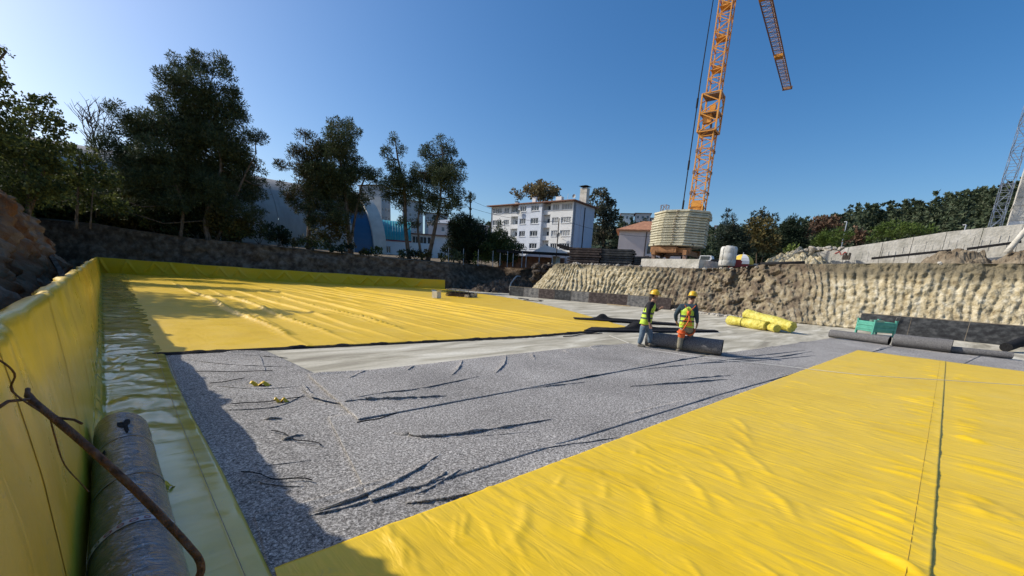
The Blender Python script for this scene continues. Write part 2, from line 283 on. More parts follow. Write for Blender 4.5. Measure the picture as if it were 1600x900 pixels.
TREES = [
('pine_tree', 'tallest dark green pine with broad crown and curved trunk', 'pine', [[(9.31, 61.3, 4.17), (9.16, 61.32, 6.35), (10.28, 61.14, 9.63), (11.19, 60.98, 13.19), (10.26, 61.15, 18.84)], [(6.55, 61.65, 3.91), (7.23, 61.58, 7.82), (6.36, 61.67, 11.62), (5.59, 61.75, 15.21)], [(9.92, 61.2, 8.88), (13.18, 60.58, 11.47), (14.66, 60.24, 14.51)]], [(8.9, 61.36, 21.85, 1.5), (11.44, 60.94, 22.59, 1.55), (7.28, 61.57, 20.35, 1.21), (12.29, 60.77, 21.13, 1.29), (9.21, 61.31, 19.5, 2.36), (11.51, 60.92, 18.84, 2.15), (6.36, 61.67, 17.53, 1.35), (2.98, 61.93, 16.04, 1.04), (3.81, 61.88, 14.9, 1.32), (5.56, 61.75, 14.9, 2.17), (8.24, 61.45, 15.2, 2.94), (11.7, 60.89, 15.62, 2.77), (14.61, 60.25, 16.42, 1.13), (2.04, 61.97, 14.05, 0.9), (2.3, 61.96, 12.34, 1.57), (4.94, 61.8, 11.66, 2.46), (8.45, 61.42, 11.68, 3.0), (12.02, 60.82, 12.31, 2.68), (14.87, 60.19, 13.01, 1.07), (13.38, 60.54, 10.08, 1.83), (10.59, 61.09, 9.67, 2.08), (15.18, 60.11, 11.06, 0.77), (2.46, 61.95, 9.64, 1.6), (4.62, 61.83, 8.75, 1.79), (1.46, 61.98, 11.26, 0.91), (13.66, 60.48, 7.96, 1.39), (6.7, 61.64, 8.08, 1.85), (10.1, 61.17, 23.11, 0.83), (13.41, 60.53, 18.31, 1.03), (3.87, 61.88, 6.7, 1.52), (1.62, 61.98, 6.71, 1.33), (9.16, 61.32, 7.05, 1.48), (11.66, 60.89, 8.07, 1.36), (3.9, 61.88, 11.46, 2.02), (0.37, 62.0, 8.06, 1.17)]),
('pine_tree', 'leaning pine with ivy covered trunk, just left of the arched hall gable', 'ivy', [[(19.73, 59.83, 3.82), (20.08, 59.71, 8.01), (20.24, 59.66, 12.67), (20.18, 59.68, 16.74)]], [(20.09, 59.71, 17.6, 0.85), (21.28, 59.3, 16.86, 1.24), (19.23, 59.99, 15.48, 1.13), (17.97, 60.38, 13.66, 1.04), (20.19, 59.68, 14.31, 2.11), (18.08, 60.35, 11.0, 1.33), (21.5, 59.22, 12.46, 2.15), (18.54, 60.21, 9.39, 1.16), (19.99, 59.74, 7.61, 1.08), (19.8, 59.81, 5.2, 0.99), (20.28, 59.65, 9.21, 1.18), (20.45, 59.59, 11.17, 1.36)]),
('pine_tree', 'pine with rounded layered crown standing beside the blue arch stripe', 'pine', [[(24.36, 57.01, 4.17), (24.03, 57.15, 7.57), (23.94, 57.19, 11.52), (23.39, 57.42, 16.01), (23.38, 57.42, 19.31)], [(23.99, 57.17, 10.74), (25.76, 56.39, 12.53), (26.87, 55.88, 13.45)]], [(22.69, 57.7, 19.18, 0.94), (24.08, 57.13, 19.8, 1.24), (25.08, 56.7, 18.65, 1.15), (23.44, 57.4, 17.35, 1.91), (22.12, 57.92, 15.43, 1.72), (24.28, 57.05, 15.24, 1.84), (25.87, 56.34, 13.94, 1.48), (27.0, 55.81, 13.15, 1.1), (23.28, 57.46, 12.97, 2.34), (24.8, 56.82, 11.39, 1.98), (21.76, 58.06, 10.08, 1.95), (23.26, 57.47, 8.45, 1.49), (27.75, 55.44, 14.34, 0.7), (21.55, 58.13, 13.48, 1.53), (21.1, 58.3, 11.15, 1.54), (24.25, 57.06, 9.99, 1.59), (25.32, 56.6, 9.31, 1.1), (19.28, 58.93, 9.4, 0.96), (20.59, 58.48, 7.62, 1.17)]),
('broadleaf_tree', 'small yellowish bush tree under the rounded pine by the hall', 'olive', [[(21.51, 57.08, 3.95), (21.72, 57.0, 5.72), (22.02, 56.89, 7.71)]], [(20.96, 57.29, 7.6, 0.98), (22.0, 56.89, 7.32, 1.32), (23.03, 56.49, 6.23, 1.09), (21.37, 57.14, 5.69, 1.16), (23.71, 56.2, 5.09, 0.84), (20.54, 57.44, 6.0, 0.82)]),
('pine_tree', 'slim pine with thin pointed top in front of the teal roof', 'pine', [[(30.17, 51.86, 3.6), (29.75, 52.1, 7.2), (29.64, 52.17, 11.98), (28.96, 52.55, 15.73), (28.64, 52.72, 18.3)]], [(28.57, 52.76, 17.99, 0.77), (28.0, 53.07, 16.5, 0.77), (29.39, 52.31, 16.84, 0.87), (28.61, 52.74, 15.08, 1.16), (27.61, 53.27, 13.13, 1.27), (29.5, 52.25, 13.51, 1.77), (28.08, 53.02, 11.64, 1.37), (30.06, 51.93, 11.87, 1.59), (28.91, 52.57, 10.17, 0.99), (29.19, 52.42, 8.28, 0.8), (27.23, 53.46, 16.02, 0.38), (30.55, 51.64, 8.09, 0.81)]),
('pine_tree', 'twin trunked pine right of the teal roof and beside the utility pole', 'pine', [[(31.68, 49.78, 3.71), (32.43, 49.29, 7.39), (33.01, 48.9, 11.44), (33.22, 48.76, 16.84)], [(31.11, 50.13, 3.67), (30.6, 50.44, 7.23), (30.88, 50.28, 11.22), (31.42, 49.94, 14.36)]], [(33.07, 48.86, 18.17, 0.96), (34.15, 48.11, 17.32, 1.17), (31.74, 49.73, 16.66, 1.16), (34.91, 47.56, 15.81, 0.98), (32.84, 49.02, 15.44, 2.05), (31.35, 49.98, 13.9, 1.66), (33.81, 48.35, 13.55, 1.97), (34.44, 47.91, 12.2, 1.39), (32.19, 49.45, 11.82, 1.68), (35.34, 47.25, 11.02, 1.0), (36.25, 46.55, 12.06, 0.8), (33.17, 48.8, 10.19, 1.1), (31.09, 50.15, 9.83, 1.09), (34.69, 47.72, 9.2, 0.91), (30.39, 50.57, 14.62, 0.97), (32.14, 49.48, 8.57, 0.9), (33.84, 48.33, 10.88, 1.2), (30.74, 50.36, 11.98, 1.18)]),
('conifer_tree', 'dark bushy conifer below the utility pole', 'dark', [[(36.44, 47.66, 3.53), (36.46, 47.65, 6.09), (36.53, 47.6, 9.02)], [(34.88, 48.82, 3.59), (34.92, 48.79, 5.55), (34.82, 48.86, 7.22)]], [(36.53, 47.6, 9.02, 0.92), (35.58, 48.32, 8.36, 1.15), (37.77, 46.62, 8.54, 1.04), (36.0, 48.0, 7.9, 1.73), (37.25, 47.04, 7.67, 1.86), (34.9, 48.8, 6.64, 1.39), (36.73, 47.44, 6.28, 2.1), (35.35, 48.48, 5.33, 1.63), (37.85, 46.56, 5.77, 1.4), (36.98, 47.25, 4.77, 1.52), (34.51, 49.08, 4.76, 0.93)]),
('pine_tree', 'young pine with pointed tip in front of the white apartment block', 'young', [[(40.2, 44.54, 3.97), (40.05, 44.67, 6.36), (39.95, 44.76, 9.29)]], [(39.96, 44.76, 9.13, 0.35), (39.99, 44.73, 8.38, 0.58), (39.68, 45.01, 7.69, 0.7), (40.47, 44.29, 7.58, 0.7), (39.44, 45.21, 6.83, 1.05), (40.64, 44.14, 6.66, 1.17), (39.07, 45.54, 5.95, 1.52), (40.2, 44.54, 5.86, 1.76), (41.2, 43.62, 5.59, 1.41), (39.64, 45.04, 7.01, 1.05), (39.5, 45.16, 4.95, 1.41), (41.03, 43.77, 4.72, 1.18), (38.55, 45.97, 5.06, 0.94)]),
('bush', 'yellow green bush beside the young pine at the bank edge', 'lime', [[(37.55, 45.51, 3.45), (37.53, 45.52, 4.13)]], [(37.39, 45.64, 4.29, 0.7), (38.07, 45.07, 4.0, 0.62), (36.93, 46.01, 3.83, 0.44)]),
('broadleaf_tree', 'broad leafy tree at the left edge above the rock bank', 'broad', [[(-3.69, 47.86, 3.72), (-3.27, 47.89, 6.07), (-3.05, 47.9, 8.68), (-2.22, 47.95, 11.39)], [(-3.33, 47.88, 6.06), (-2.0, 47.96, 8.49), (-0.87, 47.99, 10.92)]], [(-3.3, 47.89, 12.08, 0.8), (-2.37, 47.94, 12.49, 0.73), (-1.56, 47.97, 12.41, 0.65), (-3.09, 47.9, 10.94, 1.35), (-1.83, 47.96, 10.88, 1.12), (-0.87, 47.99, 11.43, 0.57), (-3.79, 47.85, 8.72, 1.53), (-2.43, 47.94, 8.83, 1.4), (-1.04, 47.99, 9.67, 0.76), (-3.98, 47.84, 6.38, 1.55), (-2.57, 47.93, 6.64, 1.32), (-1.63, 47.97, 7.69, 0.86), (-4.08, 47.83, 4.64, 0.83), (-0.47, 48.0, 11.02, 0.29)]),
('broadleaf_tree', 'darker leafy tree between the left edge tree and the tallest pine', 'broad', [[(-1.37, 55.98, 4.37), (-0.84, 55.99, 7.27), (-0.36, 56.0, 10.01)], [(-0.46, 56.0, 4.48), (0.12, 56.0, 7.43), (0.59, 56.0, 9.57)]], [(-0.7, 56.0, 10.45, 1.02), (0.26, 56.0, 10.14, 1.04), (-1.15, 55.99, 8.54, 1.25), (0.47, 56.0, 8.58, 1.28), (-0.79, 55.99, 6.74, 1.27), (0.91, 55.99, 7.01, 1.19), (1.37, 55.98, 9.02, 0.83), (-2.03, 55.96, 6.28, 1.02), (1.65, 55.98, 5.99, 0.97)]),
('bare_tree', 'bare twiggy treetop between leafy tree and tallest pine', 'bare', [[(0.05, 64.0, 5.68), (0.7, 64.0, 10.78), (0.85, 63.99, 13.54), (0.88, 63.99, 15.89)], [(0.77, 64.0, 11.41), (1.53, 63.98, 13.7), (1.91, 63.97, 15.58)], [(0.79, 64.0, 12.32), (0.27, 64.0, 13.98), (0.27, 64.0, 15.44)], [(0.85, 63.99, 13.54), (1.34, 63.99, 15.14), (1.67, 63.98, 16.29)], [(0.76, 64.0, 12.01), (2.03, 63.97, 13.82), (2.51, 63.95, 15.44)], [(0.68, 64.0, 14.38), (0.52, 64.0, 15.21)], [(0.97, 63.99, 12.96), (0.87, 63.99, 14.72), (0.81, 63.99, 16.45)]], [(0.89, 63.99, 12.35, 0.53)]),
('broadleaf_tree', 'near tree whose leafy branch enters at the top left edge', 'broad', [[(-4.06, 29.72, 3.41), (-3.39, 29.81, 6.79), (-2.57, 29.89, 8.96), (-1.88, 29.94, 10.16)]], [(-1.92, 29.94, 10.15, 0.25), (-2.21, 29.92, 9.68, 0.33), (-2.71, 29.88, 9.15, 0.8), (-3.26, 29.82, 8.72, 1.31), (-3.32, 29.82, 7.29, 1.33), (-3.66, 29.78, 7.66, 1.31), (-2.27, 29.91, 8.71, 0.27), (-2.1, 29.93, 9.48, 0.19), (-2.32, 29.91, 9.05, 0.24)]),
('broadleaf_tree', 'autumn brown treetop rising behind the apartment block', 'autumn', [[(86.79, 79.95, 9.54), (85.98, 80.82, 19.36), (85.75, 81.06, 24.15)]], [(81.96, 84.89, 23.41, 1.53), (84.09, 82.79, 24.51, 1.7), (86.05, 80.74, 25.27, 1.86), (88.02, 78.59, 24.76, 1.86), (85.31, 81.52, 23.64, 2.04), (89.19, 77.25, 23.56, 1.19), (87.05, 79.67, 23.75, 2.04)]),
('broadleaf_tree', 'tall grey green tree right of the apartment block chimney', 'greyleaf', [[(92.54, 63.09, 9.09), (91.87, 64.06, 17.53), (91.07, 65.19, 23.48)]], [(90.52, 65.95, 23.47, 1.27), (91.46, 64.65, 23.05, 1.59), (89.98, 66.69, 21.66, 1.28), (92.3, 63.44, 20.85, 1.75), (91.51, 64.57, 19.02, 2.24), (92.89, 62.58, 18.33, 1.59), (93.55, 61.58, 17.3, 1.28), (92.18, 63.61, 15.26, 2.57), (93.41, 61.79, 13.8, 2.09), (91.45, 64.66, 12.14, 1.95), (93.36, 61.87, 10.24, 1.94)]),
('broadleaf_tree', 'low dark green tree between grey green tree and pink house', 'dark', [[(89.91, 54.23, 9.31), (89.72, 54.54, 12.46)]], [(88.75, 56.12, 12.12, 1.35), (89.68, 54.61, 13.17, 1.34), (90.58, 53.11, 14.2, 1.33), (89.13, 55.5, 9.54, 1.51), (89.92, 54.21, 15.3, 0.89), (91.19, 52.05, 15.77, 0.74), (91.72, 51.11, 15.09, 0.74), (88.28, 56.85, 10.65, 1.21)]),
('cypress_tree', 'slender dark cypress rising behind the white tank', 'cypress', [[(92.19, 33.24, 9.0), (91.9, 34.05, 14.57)]], [(91.8, 34.31, 17.12, 0.39), (91.78, 34.37, 16.03, 0.58), (91.8, 34.3, 14.81, 0.71), (91.84, 34.2, 13.34, 0.84), (91.92, 33.98, 11.86, 0.91), (91.96, 33.88, 10.36, 0.98)]),
('cypress_tree', 'shorter rounded cypress right of the slender dark cypress', 'cypress', [[(93.48, 32.58, 9.09), (93.19, 33.41, 14.69)]], [(93.06, 33.77, 16.41, 0.45), (93.15, 33.52, 15.43, 0.58), (93.22, 33.34, 14.2, 0.65), (93.3, 33.12, 12.71, 0.78)]),
('cedar_tree', 'wide layered cedar behind the white tank and parasol', 'cedar', [[(86.98, 29.99, 8.01), (86.64, 30.95, 13.79)]], [(86.52, 31.28, 13.33, 0.97), (86.15, 32.27, 12.41, 1.1), (86.99, 29.93, 12.42, 1.2), (85.98, 32.73, 11.24, 1.1), (86.71, 30.74, 11.03, 1.46), (87.29, 29.06, 11.27, 1.08), (86.21, 32.11, 9.84, 1.23), (86.97, 29.99, 9.41, 1.58), (87.49, 28.44, 9.9, 0.96), (86.09, 32.45, 8.53, 0.86), (87.36, 28.84, 8.51, 1.21), (87.79, 27.5, 9.0, 0.72)]),
('broadleaf_tree', 'yellow brown autumn tree behind the yellow parasol', 'yellow', [[(92.02, 27.37, 8.13), (91.77, 28.17, 11.93), (91.69, 28.44, 14.27)], [(92.17, 26.85, 8.15), (92.29, 26.44, 11.93)]], [(91.4, 29.36, 14.28, 1.24), (91.87, 27.86, 14.5, 1.35), (92.3, 26.4, 13.56, 1.22), (91.32, 29.61, 12.52, 1.24), (91.78, 28.16, 12.52, 1.6), (92.29, 26.44, 11.93, 1.34), (92.65, 25.13, 11.35, 1.21), (91.68, 28.47, 10.5, 1.37), (92.24, 26.61, 9.82, 1.48), (92.73, 24.85, 9.6, 1.1)]),
('pine_tree', 'grey green round topped pine above the yellow brown tree', 'greyleaf', [[(119.79, 35.72, 16.47), (119.57, 36.46, 20.25)]], [(119.5, 36.68, 20.85, 1.11), (119.26, 37.45, 19.82, 0.96), (119.87, 35.44, 19.63, 1.27), (119.63, 36.24, 18.89, 1.43)]),
('cypress_tree', 'thin dark cypress spire left of the round topped grey pine', 'cypress', [[(123.72, 39.9, 18.65), (123.69, 40.01, 20.24)]], [(123.65, 40.13, 21.03, 0.33), (123.7, 39.99, 20.08, 0.5), (123.71, 39.95, 18.97, 0.67)]),
('cypress_tree', 'thin dark cypress spire right of the round topped grey pine', 'cypress', [[(125.29, 34.67, 18.59), (125.22, 34.93, 20.14)]], [(125.23, 34.89, 20.75, 0.36), (125.24, 34.85, 19.67, 0.49), (125.3, 34.65, 18.43, 0.65)]),
('conifer_tree', 'large bluish dark conifer between autumn tree and reddish brown tree', 'dark', [[(105.13, 24.73, 9.96), (104.98, 25.38, 14.45)]], [(104.87, 25.81, 16.98, 0.67), (104.76, 26.27, 15.86, 1.2), (105.08, 24.95, 15.7, 1.2), (104.62, 26.81, 14.46, 1.48), (105.1, 24.86, 13.93, 1.73), (105.39, 23.61, 14.17, 1.06), (104.62, 26.82, 12.53, 1.63), (105.11, 24.84, 11.89, 1.88), (105.49, 23.15, 12.15, 1.19), (104.61, 26.83, 10.58, 1.36), (105.12, 24.79, 10.34, 1.61)]),
('broadleaf_tree', 'reddish brown tree above the rubble mound', 'redbrown', [[(110.06, 20.77, 10.97), (109.92, 21.46, 14.84)]], [(109.65, 22.84, 16.53, 1.08), (109.92, 21.51, 16.88, 1.2), (110.17, 20.18, 16.59, 1.06), (109.58, 23.14, 15.13, 1.22), (109.92, 21.51, 15.1, 1.61), (109.45, 23.74, 13.57, 1.09), (109.36, 24.18, 12.26, 0.96), (110.34, 19.21, 15.81, 1.06), (110.52, 18.14, 14.53, 1.05)]),
('stone_pine', 'bright green round stone pine behind the start of the concrete ramp', 'stonepine', [[(93.46, 17.06, 9.06), (93.38, 17.46, 11.25)]], [(93.18, 18.49, 11.91, 1.03), (93.38, 17.49, 12.44, 1.02), (93.56, 16.46, 12.21, 1.01), (93.72, 15.52, 12.41, 1.01), (93.13, 18.75, 10.81, 0.92), (93.39, 17.42, 11.03, 1.25), (93.63, 16.05, 10.91, 1.13), (93.83, 14.84, 11.55, 0.89), (93.9, 14.44, 12.18, 0.67)]),
('broadleaf_tree', 'brown bare looking tree between the two stone pines', 'redbrown', [[(99.09, 13.44, 10.59), (99.04, 13.84, 12.25)]], [(98.95, 14.44, 13.04, 0.93), (99.1, 13.4, 12.25, 1.04), (98.95, 14.48, 11.82, 0.93), (99.16, 12.96, 11.36, 0.81), (99.17, 12.86, 12.68, 0.57)]),
('stone_pine', 'widest bright green stone pine above the middle of the concrete ramp', 'stonepine', [[(94.66, 8.04, 10.65), (94.63, 8.33, 12.16)]], [(94.38, 10.8, 12.52, 0.97), (94.49, 9.8, 13.21, 0.96), (94.6, 8.75, 13.47, 0.95), (94.69, 7.66, 13.43, 0.94), (94.78, 6.45, 13.1, 0.93), (94.85, 5.26, 12.76, 0.92), (94.91, 4.23, 12.34, 0.71), (94.36, 11.03, 11.6, 0.86), (94.5, 9.71, 11.89, 1.07), (94.63, 8.35, 12.26, 1.16), (94.75, 6.82, 12.32, 1.14), (94.85, 5.4, 11.99, 0.82)]),
('bush', 'small green bush at the foot of the bluish conifer', 'lime', [[(90.47, 21.54, 9.18), (90.45, 21.61, 9.62)]], [(90.49, 21.46, 9.84, 0.69), (90.32, 22.14, 9.39, 0.58)])]
J1 = {'pelvis': (11.869, 6.359, 0.749), 'spine': (11.885, 6.328, 1.007), 'chest': (11.911, 6.279, 1.246), 'neck': (11.936, 6.232, 1.414), 'chin': (11.952, 6.2, 1.503), 'head': (11.949, 6.206, 1.627), 'hipA': (11.789, 6.361, 0.692), 'kneeA': (11.757, 6.357, 0.397), 'ankA': (11.779, 6.424, 0.074), 'toeA': (11.795, 6.242, 0.041), 'hipB': (11.969, 6.319, 0.69), 'kneeB': (12.034, 6.216, 0.4), 'ankB': (12.073, 6.229, 0.113), 'toeB': (12.141, 6.056, 0.084), 'shA': (11.746, 6.227, 1.348), 'elA': (11.681, 6.201, 1.045), 'wrA': (11.707, 6.129, 0.801), 'haA': (11.721, 6.103, 0.716), 'shB': (12.086, 6.311, 1.339), 'elB': (12.224, 6.242, 1.166), 'wrB': (12.275, 6.187, 1.19), 'haB': (12.291, 6.157, 1.222), 'nose': (11.995, 6.119, 1.576)}
J2 = {'pelvis': (12.216, 5.218, 0.774), 'spine': (12.209, 5.233, 1.018), 'chest': (12.203, 5.248, 1.26), 'neck': (12.25, 5.214, 1.457), 'chin': (12.282, 5.191, 1.533), 'head': (12.271, 5.19, 1.653), 'hipA': (12.184, 5.291, 0.71), 'kneeA': (12.215, 5.345, 0.393), 'ankA': (12.172, 5.319, 0.061), 'toeA': (12.091, 5.356, -0.017), 'hipB': (12.25, 5.139, 0.726), 'kneeB': (12.569, 5.206, 0.508), 'ankB': (12.461, 5.154, 0.347), 'toeB': (12.608, 5.066, 0.311), 'shA': (12.125, 5.428, 1.347), 'elA': (12.033, 5.515, 1.106), 'wrA': (12.146, 5.507, 0.895), 'haA': (12.206, 5.494, 0.818), 'shB': (12.272, 5.088, 1.375), 'elB': (12.273, 4.984, 1.099), 'wrB': (12.346, 4.967, 0.874), 'haB': (12.369, 4.989, 0.777), 'nose': (12.395, 5.205, 1.615)}
# ------------------------------------------------------------------ sheets
def resample(P, n, p=1.0):
    P = np.array(P, float); d = np.r_[0, np.cumsum(np.hypot(*np.diff(P, axis=0).T))]; t = d[-1]*np.linspace(0,1,n)**p
    return np.c_[np.interp(t, d, P[:,0]), np.interp(t, d, P[:,1])]
def lofted(near, far, nu, nv, pu=1.0, pv=1.0, bulge=0):
    A = resample(near, nu, pu); B = resample(far, nu, pu); v = np.linspace(0,1,nv)**pv
    X = A[None,:,0]*(1-v[:,None]) + B[None,:,0]*v[:,None]; Y = A[None,:,1]*(1-v[:,None]) + B[None,:,1]*v[:,None]
    if bulge: X = X + bulge*np.sin(PI*v)[:,None]*np.linspace(0,1,nu)[None,:]**2
    return X, Y
def ridge(X, Y, pts, h, w, taper=True, asym=0.0):
    Z = np.zeros_like(X); P = [np.array(p, float) for p in pts]; tot = sum(np.hypot(*(b-a)) for a, b in zip(P[:-1], P[1:])); acc = 0
    x0=min(p[0] for p in P)-4*w; x1=max(p[0] for p in P)+4*w; y0=min(p[1] for p in P)-4*w; y1=max(p[1] for p in P)+4*w
    m = (X>x0)&(X<x1)&(Y>y0)&(Y<y1)
    if not m.any(): return Z
    x, y = X[m], Y[m]; best = np.full(x.shape, 1e9); amp = np.zeros(x.shape)
    for a, b in zip(P[:-1], P[1:]):
        e = b-a; L = np.hypot(*e); s = np.clip(((x-a[0])*e[0]+(y-a[1])*e[1])/L**2, 0, 1)
        dx = x-(a[0]+e[0]*s); dy = y-(a[1]+e[1]*s); d = np.hypot(dx, dy)
        g = (acc+s*L)/tot; q = np.sin(PI*np.clip(g,0.02,.98))**.6 if taper else 1.0+0*g
        up_ = d < best; best = np.where(up_, d, best); amp = np.where(up_, q, amp); acc += L
    Z[m] = h*amp*np.exp(-(best/w)**2); return Z
def sheet(name, X, Y, Z, mat_, parent=None, skirt=0.006, smooth=True):
    nv, nu = X.shape; V = np.stack([X, Y, Z], -1).reshape(-1,3)
    idx = np.arange(nu*nv).reshape(nv, nu)
    F = np.stack([idx[:-1,:-1], idx[:-1,1:], idx[1:,1:], idx[1:,:-1]], -1).reshape(-1,4)
    if skirt:
        loop = np.r_[idx[0,:], idx[1:,-1], idx[-1,-2::-1], idx[-2:0:-1,0]]; lo = V[loop].copy(); lo[:,2] -= skirt
        b = len(V); V = np.r_[V, lo]; k = len(loop); a = np.arange(k)
        F = np.r_[F, np.stack([loop, b+a, b+(a+1)%k, loop[(a+1)%k]], -1)]
    n = (X[0,1]-X[0,0])*(Y[1,0]-Y[0,0]) - (Y[0,1]-Y[0,0])*(X[1,0]-X[0,0])
    if n < 0: F = F[:, ::-1]
    return mesh_obj(name, V, F, mat_, parent, smooth)

# concrete slab: one sheet over the whole pit floor
mesh_obj('pit_floor', [(-14,-18,0),(36,-18,0),(36,30,0),(44,34,0),(44,48,0),(30,50,0),(-6,74,0),(-14,74,0)], [tuple(range(8))], M['slab'])['kind'] = 'structure'

# grey felt strips --------------------------------------------------
def felt(label, near, far, nu, nv, z0, ridges, pu=1.0, seed=1, amp=.006):
    X, Y = lofted(near, far, nu, nv, pu)
    Z = z0 + amp*1.6*(vfbm(X*1.3, Y*1.3, seed)+.5)*1.0 + .004*vfbm(X*6, Y*6, seed+3)
    for pts_, h_, w_ in ridges: Z = Z + ridge(X, Y, pts_, h_*.35, w_*1.3)
    vv = np.linspace(0,1,nv)[:,None]; wid_ = np.hypot(X[-1]-X[0], Y[-1]-Y[0])[None,:]
    Z = Z + np.exp(-(vv*wid_/.05)**2)*np.clip(vfbm(X*1.7, Y*.3, seed+20)*3,0,1)*.03 + np.exp(-((1-vv)*wid_/.06)**2)*np.clip(vfbm(X*1.3, Y*.3, seed+23)*3-.1,0,1)*.05
    o = sheet('felt_sheet', X, Y, Z, M['felt'], skirt=.012)
    for k_, (pts_, h_, w_) in enumerate(ridges):      # sharp folds of the cloth standing up and leaning over
        P_ = smooth_pts([(p[0],p[1],0) for p in pts_], 9); m_ = len(P_); V = []; rr_ = random.Random(seed*31+k_)
        for i_, p in enumerate(P_):
            d_ = (P_[min(i_+1,m_-1)]-P_[max(i_-1,0)]).normalized(); n_ = Vector((-d_.y, d_.x, 0)); n_ = n_ if n_.dot(Vector((.56,-.83,0))) > 0 else -n_
            q_ = math.sin(PI*min(.98,max(.02,i_/(m_-1))))**.55*(.55+.75*rr_.random()); hh_ = h_*.72*q_; ww_ = w_*1.25*(.35+.65*q_)
            j_ = n_*rr_.uniform(-.25,.25)*w_
            for a_, z_ in ((-1.0,.004),(-.1,hh_*.75),(.45,hh_),(.70,hh_*.8),(.45,hh_*.25),(.38,.0)): c_ = p+j_+n_*(a_*ww_); V.append((c_.x, c_.y, z0+.006+z_))
        mesh_obj('fold', V, [(i_*6+b_, (i_+1)*6+b_, (i_+1)*6+b_+1, i_*6+b_+1) for i_ in range(m_-1) for b_ in range(5)], M['felt'], o, True)
    return tag(o, label, 'felt', 'grey felt sheets on the pit floor')
RA = [([(.95,10.2),(1.6,9.3),(2.4,8.6)], .02,.03), ([(1.9,10.3),(2.6,9.5)], .03,.03), ([(1.0,7.9),(1.5,7.3),(2.1,7.1)], .018,.02), ([(.95,6.4),(1.5,6.2),(2.0,6.6)], .018,.02),
      ([(1.25,5.75),(1.42,5.65)], .05,.04), ([(1.22,4.9),(1.45,4.95)], .06,.05), ([(.62,4.25),(.85,3.9),(1.05,3.7)], .02,.02), ([(.8,4.4),(1.3,4.2)], .012,.03), ([(2.2,10.2),(1.9,8.4)],.012,.05)]
felt('grey felt piece beside the shaded left membrane strip, two yellow scraps on it', [(.42,2.3),(2.9,2.3)], [(.72,11.0),(2.45,10.5)], 70, 220, .002, RA, seed=2)
RB = [([(2.3,5.82),(2.6,5.72),(3.2,5.42),(3.7,5.25)], .075,.045), ([(2.24,5.85),(2.05,6.4),(2.15,7.1)], .035,.035), ([(2.3,5.9),(2.9,5.95),(3.6,5.85),(5.0,6.0)], .03,.04),
      ([(5.6,7.35),(5.1,6.8),(4.6,6.35)], .045,.035), ([(6.9,7.3),(6.2,6.6),(5.4,6.0)], .05,.035), ([(7.7,7.2),(7.2,6.6)], .045,.035), ([(8.9,7.15),(8.7,6.7)], .045,.04), ([(10.0,7.05),(9.8,6.6)], .04,.035), ([(3.4,7.5),(2.9,7.1)], .03,.03),
      ([(4.4,7.4),(4.1,7.15)], .03,.03)]
felt('grey felt strip ending at the thick roll, bare concrete along its far edge', [(2.15,5.0),(12.2,4.55)], [(2.42,7.72),(3.3,7.55),(4.5,7.48),(6.4,7.43),(8.87,7.31),(12.0,6.9)], 300, 70, .034, RB, seed=5)
RC = [([(2.3,4.35),(2.6,3.98),(3.3,3.75),(4.3,3.55)], .055,.04), ([(1.0,3.2),(1.45,3.2),(1.9,3.3),(2.4,3.5)], .035,.025), ([(8.3,4.7),(10.5,4.2),(14.5,3.55)], .03,.04), ([(9.5,4.5),(11.5,3.9),(13.5,3.2),(16,2.6)], .035,.04),
      ([(11.5,4.2),(14,3.3),(17,2.9)], .04,.045), ([(12.6,4.15),(14.3,3.6),(17,3.1)], .03,.035), ([(7.0,3.9),(8.3,3.4),(9.5,3.0)], .05,.04), ([(8.5,3.6),(10,3.1)], .045,.04), ([(5,4.9),(6.5,4.6)], .03,.03)]
felt('grey felt strip with dark folds running on to the rolls at the right', [(1.4,3.05),(8,2.6),(23.0,1.2)], [(1.9,5.35),(7,5.08),(12.3,4.55),(17,4.0),(23.2,3.35)], 460, 64, .020, RC, pu=1.25, seed=9)
RD = [([(1.62,3.12),(1.9,3.02),(2.25,3.14)], .06,.035), ([(1.75,2.95),(2.0,2.98),(2.4,3.1)], .035,.03), ([(1.62,2.86),(1.9,2.72),(2.25,2.62)], .05,.035), ([(.93,3.18),(1.25,3.1),(1.6,3.12)], .03,.02),
      ([(2.59,3.9),(3.2,3.62),(3.9,3.3)], .02,.03), ([(3.0,3.1),(4.5,2.6)], .02,.04)]
felt('nearest grey felt strip, its near edge tucked under the right yellow sheet', [(.42,1.6),(3,1.4),(23.1,-1.2)], [(.62,3.42),(2.6,3.3),(8,2.75),(23.05,1.32)], 480, 60, .010, RD, pu=1.5, seed=12)
felt('grey felt strip mostly under the yellow sheet, showing beside the thinnest roll', [(.3,-.6),(23.1,-4.2)], [(.4,1.8),(23.1,-1.1)], 120, 20, .004, [], seed=15)

